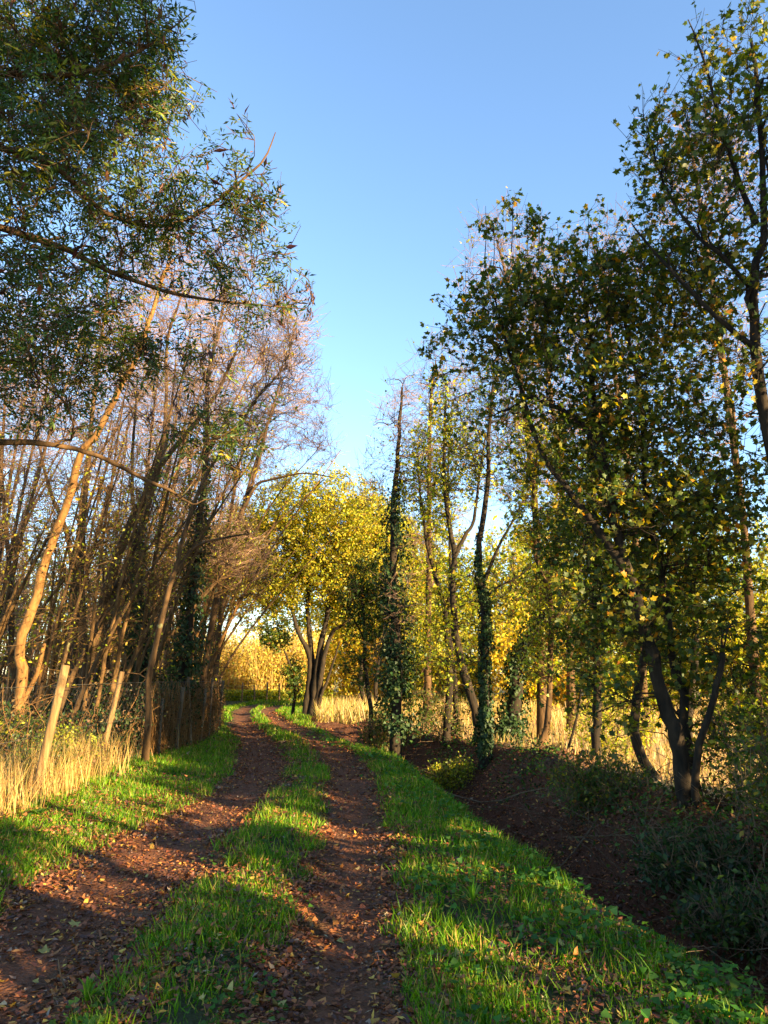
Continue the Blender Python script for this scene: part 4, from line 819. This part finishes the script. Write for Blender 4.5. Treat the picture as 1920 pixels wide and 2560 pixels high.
x, y = scat(r, 9000, -3, .4, 3.3, 20, lambda a, b: (nearest_track(a, b) < .95)*np.clip(vnoise(a, b, .5, 98)*2-.5, .1, 1), 1.3)
V, Fq = lumps(r, x, y, .003+.012*r.random(len(x))**3); link('stones', mesh_from('stones', V, [Fq], None, M_STONE), kind='stuff', label='small stones pressed into the wheel tracks')
# single plants and sticks on the verge
def rosette(name, label, cat, x, y, n, L, wd, pal, up, seed):
    r = R_(seed); z = float(height(x, y)); root = thing(name, label, cat, (x, y, z)); b = np.array([x, y, z])
    for q in range(n):
        a = 6.283*q/n+r.normal()*.3; l = L*(.6+.6*r.random()); el = up*(.5+.8*r.random()); t = np.linspace(0, 1, 6)
        out = np.array([math.cos(a), math.sin(a), 0]); sd_ = np.array([-math.sin(a), math.cos(a), 0])
        cx_ = b+out*(l*t[:, None]*math.cos(el))+np.array([0, 0, 1.])*(l*(math.sin(el)*t-.55*t*t))[:, None]+np.array([0, 0, .02])
        w_ = wd*np.sin(np.clip(t*.9+.1, 0, 1)*pi)[:, None]; V = np.concatenate([cx_-sd_*w_+np.array([0, 0, .3])*w_, cx_, cx_+sd_*w_+np.array([0, 0, .3])*w_])
        k = np.arange(5); Fq = np.concatenate([np.stack([k, k+1, k+7, k+6], 1), np.stack([k+6, k+7, k+13, k+12], 1)])
        add_part(root, b, 'leaf', V, Fq, palette(r, 1, pal).repeat(18, 0), M_LEAF, True)
rosette('dock_plant', 'broad leaved dock plant in the left verge by the dry grass', 'plant', -3.75, 8.75, 9, .26, .035, [(1, (.08, .16, .02))], .9, 71)
rosette('grass_tuft', 'coarse tuft of long arching blades on the right verge', 'grass tuft', .62, 5.75, 26, .34, .007, [(2, (.14, .28, .02)), (1, (.3, .32, .06))], 1.25, 72)
rosette('grass_tuft', 'small bright tuft at the left end of the middle strip, nearest the camera', 'grass tuft', -1.42, 4.05, 22, .2, .006, [(2, (.14, .28, .02))], 1.4, 73)
def stick(label, pts, rad):
    p = np.array(pts)+np.array([0, 0, 1.])*height(np.array(pts)[:, 0], np.array(pts)[:, 1])[:, None]; b = p[0].copy()
    V, Q = tubes((resample(p, 8)-b)[None], np.full((1, 8), rad)*np.linspace(1, .6, 8), 6)
    link('stick', mesh_from('stick', V, [Q], None, M_DEAD), base=tuple(b), label=label, category='stick')
stick('short pale stick standing up out of the left wheel track', [(-1.62, 4.3, 0), (-1.66, 4.31, .07), (-1.69, 4.33, .15)], .005)
stick('long bent stick lying across the ditch bottom', [(.9, 12.4, .1), (1.5, 11.6, .5), (2.1, 11.0, .62), (2.7, 10.2, .25)], .012)
stick('thin grey stick lying on the earth of the far bank', [(1.5, 9.6, .1), (2.0, 9.5, .12), (2.6, 9.7, .1)], .011)

# ================================================================== FENCES
fence = thing('wire_fence', 'chain link fence with leaning wooden posts along the left of the track', 'fence', (-4.3, 9.5, 0))
fb = np.array([-4.3, 9.5, 0.])
def post(px, py, h, ra, lx_=0, ly_=0, mat=M_POST, label=None, rb=None):
    z = float(height(px, py))
    p = np.array([[px, py, z-.1], [px+lx_*.33, py+ly_*.33, z+h*.33], [px+lx_*.66, py+ly_*.66, z+h*.66], [px+lx_, py+ly_, z+h], [px+lx_, py+ly_, z+h+.001]])
    rd = np.array([ra*1.1, ra, ra*.97, (rb or ra*.92), .001])
    V, Q = tubes(p[None], rd[None], 12); o = add_part(fence, fb, 'post', V, Q, None, mat, False, label=label)
    return o
post(-4.36, 10.0, 1.62, .058, .25, 0, label='thick round post with a flat sawn top, sunlit')
post(-4.66, 13.0, 1.55, .045, .24, .1, label='narrow split post leaning right', rb=.04)
for i, (yy, h) in enumerate([(14.9, 1.3), (15.9, 1.35), (16.9, 1.4), (18.1, 1.4), (19.4, 1.45), (20.8, 1.5), (22.4, 1.5), (24.2, 1.55)]):
    post(float(fx_(yy))+.13, yy, h*(.8+.25*((i*7) % 5)/4), .03+.004*((i*3) % 4), .12*math.sin(i*2.3), .08*math.cos(i*1.7), M_POSTD)
post(-5.6, 26.0, 1.4, .06, 0, 0, M_POST)
# chain link: zigzag wires
yy = np.arange(7.0, 25.2, .085); rws = 16; wires = []
px = fx_(yy)+.06
for k in range(rws):
    z0 = .06+k*.08; zz = z0+.08*((np.arange(len(yy))+k) % 2)+height(px, yy, False)
    wires.append(np.stack([px, yy, zz], 1))
V, Q = tubes(np.array(wires), np.full((rws, len(yy)), .0016), 3); add_part(fence, fb, 'wire_mesh', V, Q, None, M_WIRE, kind='stuff')
for zh in (.1, .75, 1.36):
    V, Q = tubes(np.stack([px, yy, zh+height(px, yy, False)], 1)[None], np.full((1, len(yy)), .0028), 4); add_part(fence, fb, 'strand', V, Q, None, M_WIRE)
# dead creeper hanging in the far half of the fence
r = R_(51)
n = 1500; y = 14.5+10.3*r.random(n); x = fx_(y)+.05+r.normal(size=n)*.06; h = .5+.9*r.random(n)
p0 = np.stack([x, y, height(x, y, False)], 1); t = np.linspace(0, 1, 5)[None, :, None]
pts = p0[:, None]+np.stack([0*x, r.normal(size=n)*.25, h], 1)[:, None]*t+r.normal(size=(n, 5, 3))*.03
V, Q = tubes(pts, np.full((n, 5), .004), 3); add_part(fence, fb, 'dead_creeper', V, Q, None, M_BARKT, kind='stuff')
n = 7000; y = 14+10.8*r.random(n); x = fx_(y)+r.normal(size=n)*.16; P = np.stack([x, y, height(x, y, False)+1.3*r.random(n)], 1)
V, Fq, C = leaves(T_OVAL, P, norm(r.normal(size=P.shape)), norm(r.normal(size=P.shape)), .03+.03*r.random(n), palette(r, n, IVYC+[(7, (.10, .055, .025))]))
add_part(fence, fb, 'creeper_leaves', V, Fq, C, M_IVY, kind='stuff')
ff = thing('far_fence', 'low pale post and wire fence in front of the far thicket', 'fence', (-7.5, 43.9, 0)); fb2 = np.array([-7.5, 43.9, 0.])
for i, (px_, hh_) in enumerate([(-10.2, 1.0), (-9.1, 1.05), (-8.0, 1.1), (-7.3, .95), (-6.6, 1.1), (-5.9, 1.0), (-5.1, 1.05), (-4.3, 1.0)]):
    V, Q = tubes(np.array([[[px_, 43.9, -.1], [px_+.02, 43.9, hh_*.5], [px_+.03*(-1)**i, 43.9, hh_], [px_+.03*(-1)**i, 43.9, hh_+.001]]]), np.array([[.05, .048, .045, .001]]), 8); add_part(ff, fb2, 'post', V, Q, None, M_POST)
for zh in (.35, .65, .92):
    V, Q = tubes(np.array([[[-11, 43.85, zh], [-8, 43.85, zh-.02], [-4, 43.85, zh]]]), np.full((1, 3), .006), 3); add_part(ff, fb2, 'strand', V, Q, None, M_WIRE)

# ---- brushwood: dead twigs and stems
r = R_(61)
def sticks(n, x0, x1, y0, y1, keep, L, rad, zup=.25, steep=.3, P=5):
    x, y = scat(r, n, x0, x1, y0, y1, keep, 0); n = len(x)
    d = norm(np.stack([r.normal(size=n), r.normal(size=n), steep+np.abs(r.normal(size=n))*steep], 1)); l = L*(.4+r.random(n))
    p0 = np.stack([x, y, height(x, y)+.0+zup*r.random(n)**2], 1); t = np.linspace(0, 1, P)[None, :, None]
    pts = p0[:, None]+d[:, None]*l[:, None, None]*t+r.normal(size=(n, P, 3))*.03*l[:, None, None]
    pts[:, :, 2] -= (t[..., 0]**2)*l[:, None]*.25
    return tubes(pts, np.full((n, P), 1.)*rad*(.5+r.random((n, 1)))*np.linspace(1, .5, P), 3)
V1 = sticks(1400, -1.5, 4.2, 4.5, 21, lambda a, b: ((a-ex(b) > .2) & (a-ex(b) < 2.3))*1.0, .5, .0045, .08, .12)
V2 = sticks(520, 1.6, 4.6, 5, 10.5, lambda a, b: (a-ex(b) > 1.1)*1.0, .8, .0045, .2, .5)
V, Fs, _ = join([V1, V2]); me = mesh_from('brushwood', V, Fs, None, M_DEAD); link('brushwood', me, kind='stuff', label='grey dead twigs lying in the ditch and on its far bank')
V1 = sticks(900, -12, -4.4, 9, 24, lambda a, b: (a < fx_(b)-.05)*1.0, 1.3, .007, .5, 1.1)
V, Fs, _ = join([V1]); me = mesh_from('undergrowth_stems', V, Fs, None, M_BARKT); link('undergrowth_stems', me, kind='stuff', label='tangle of thin brown stems behind the chain link fence')
print('TRIS', TRI[0])
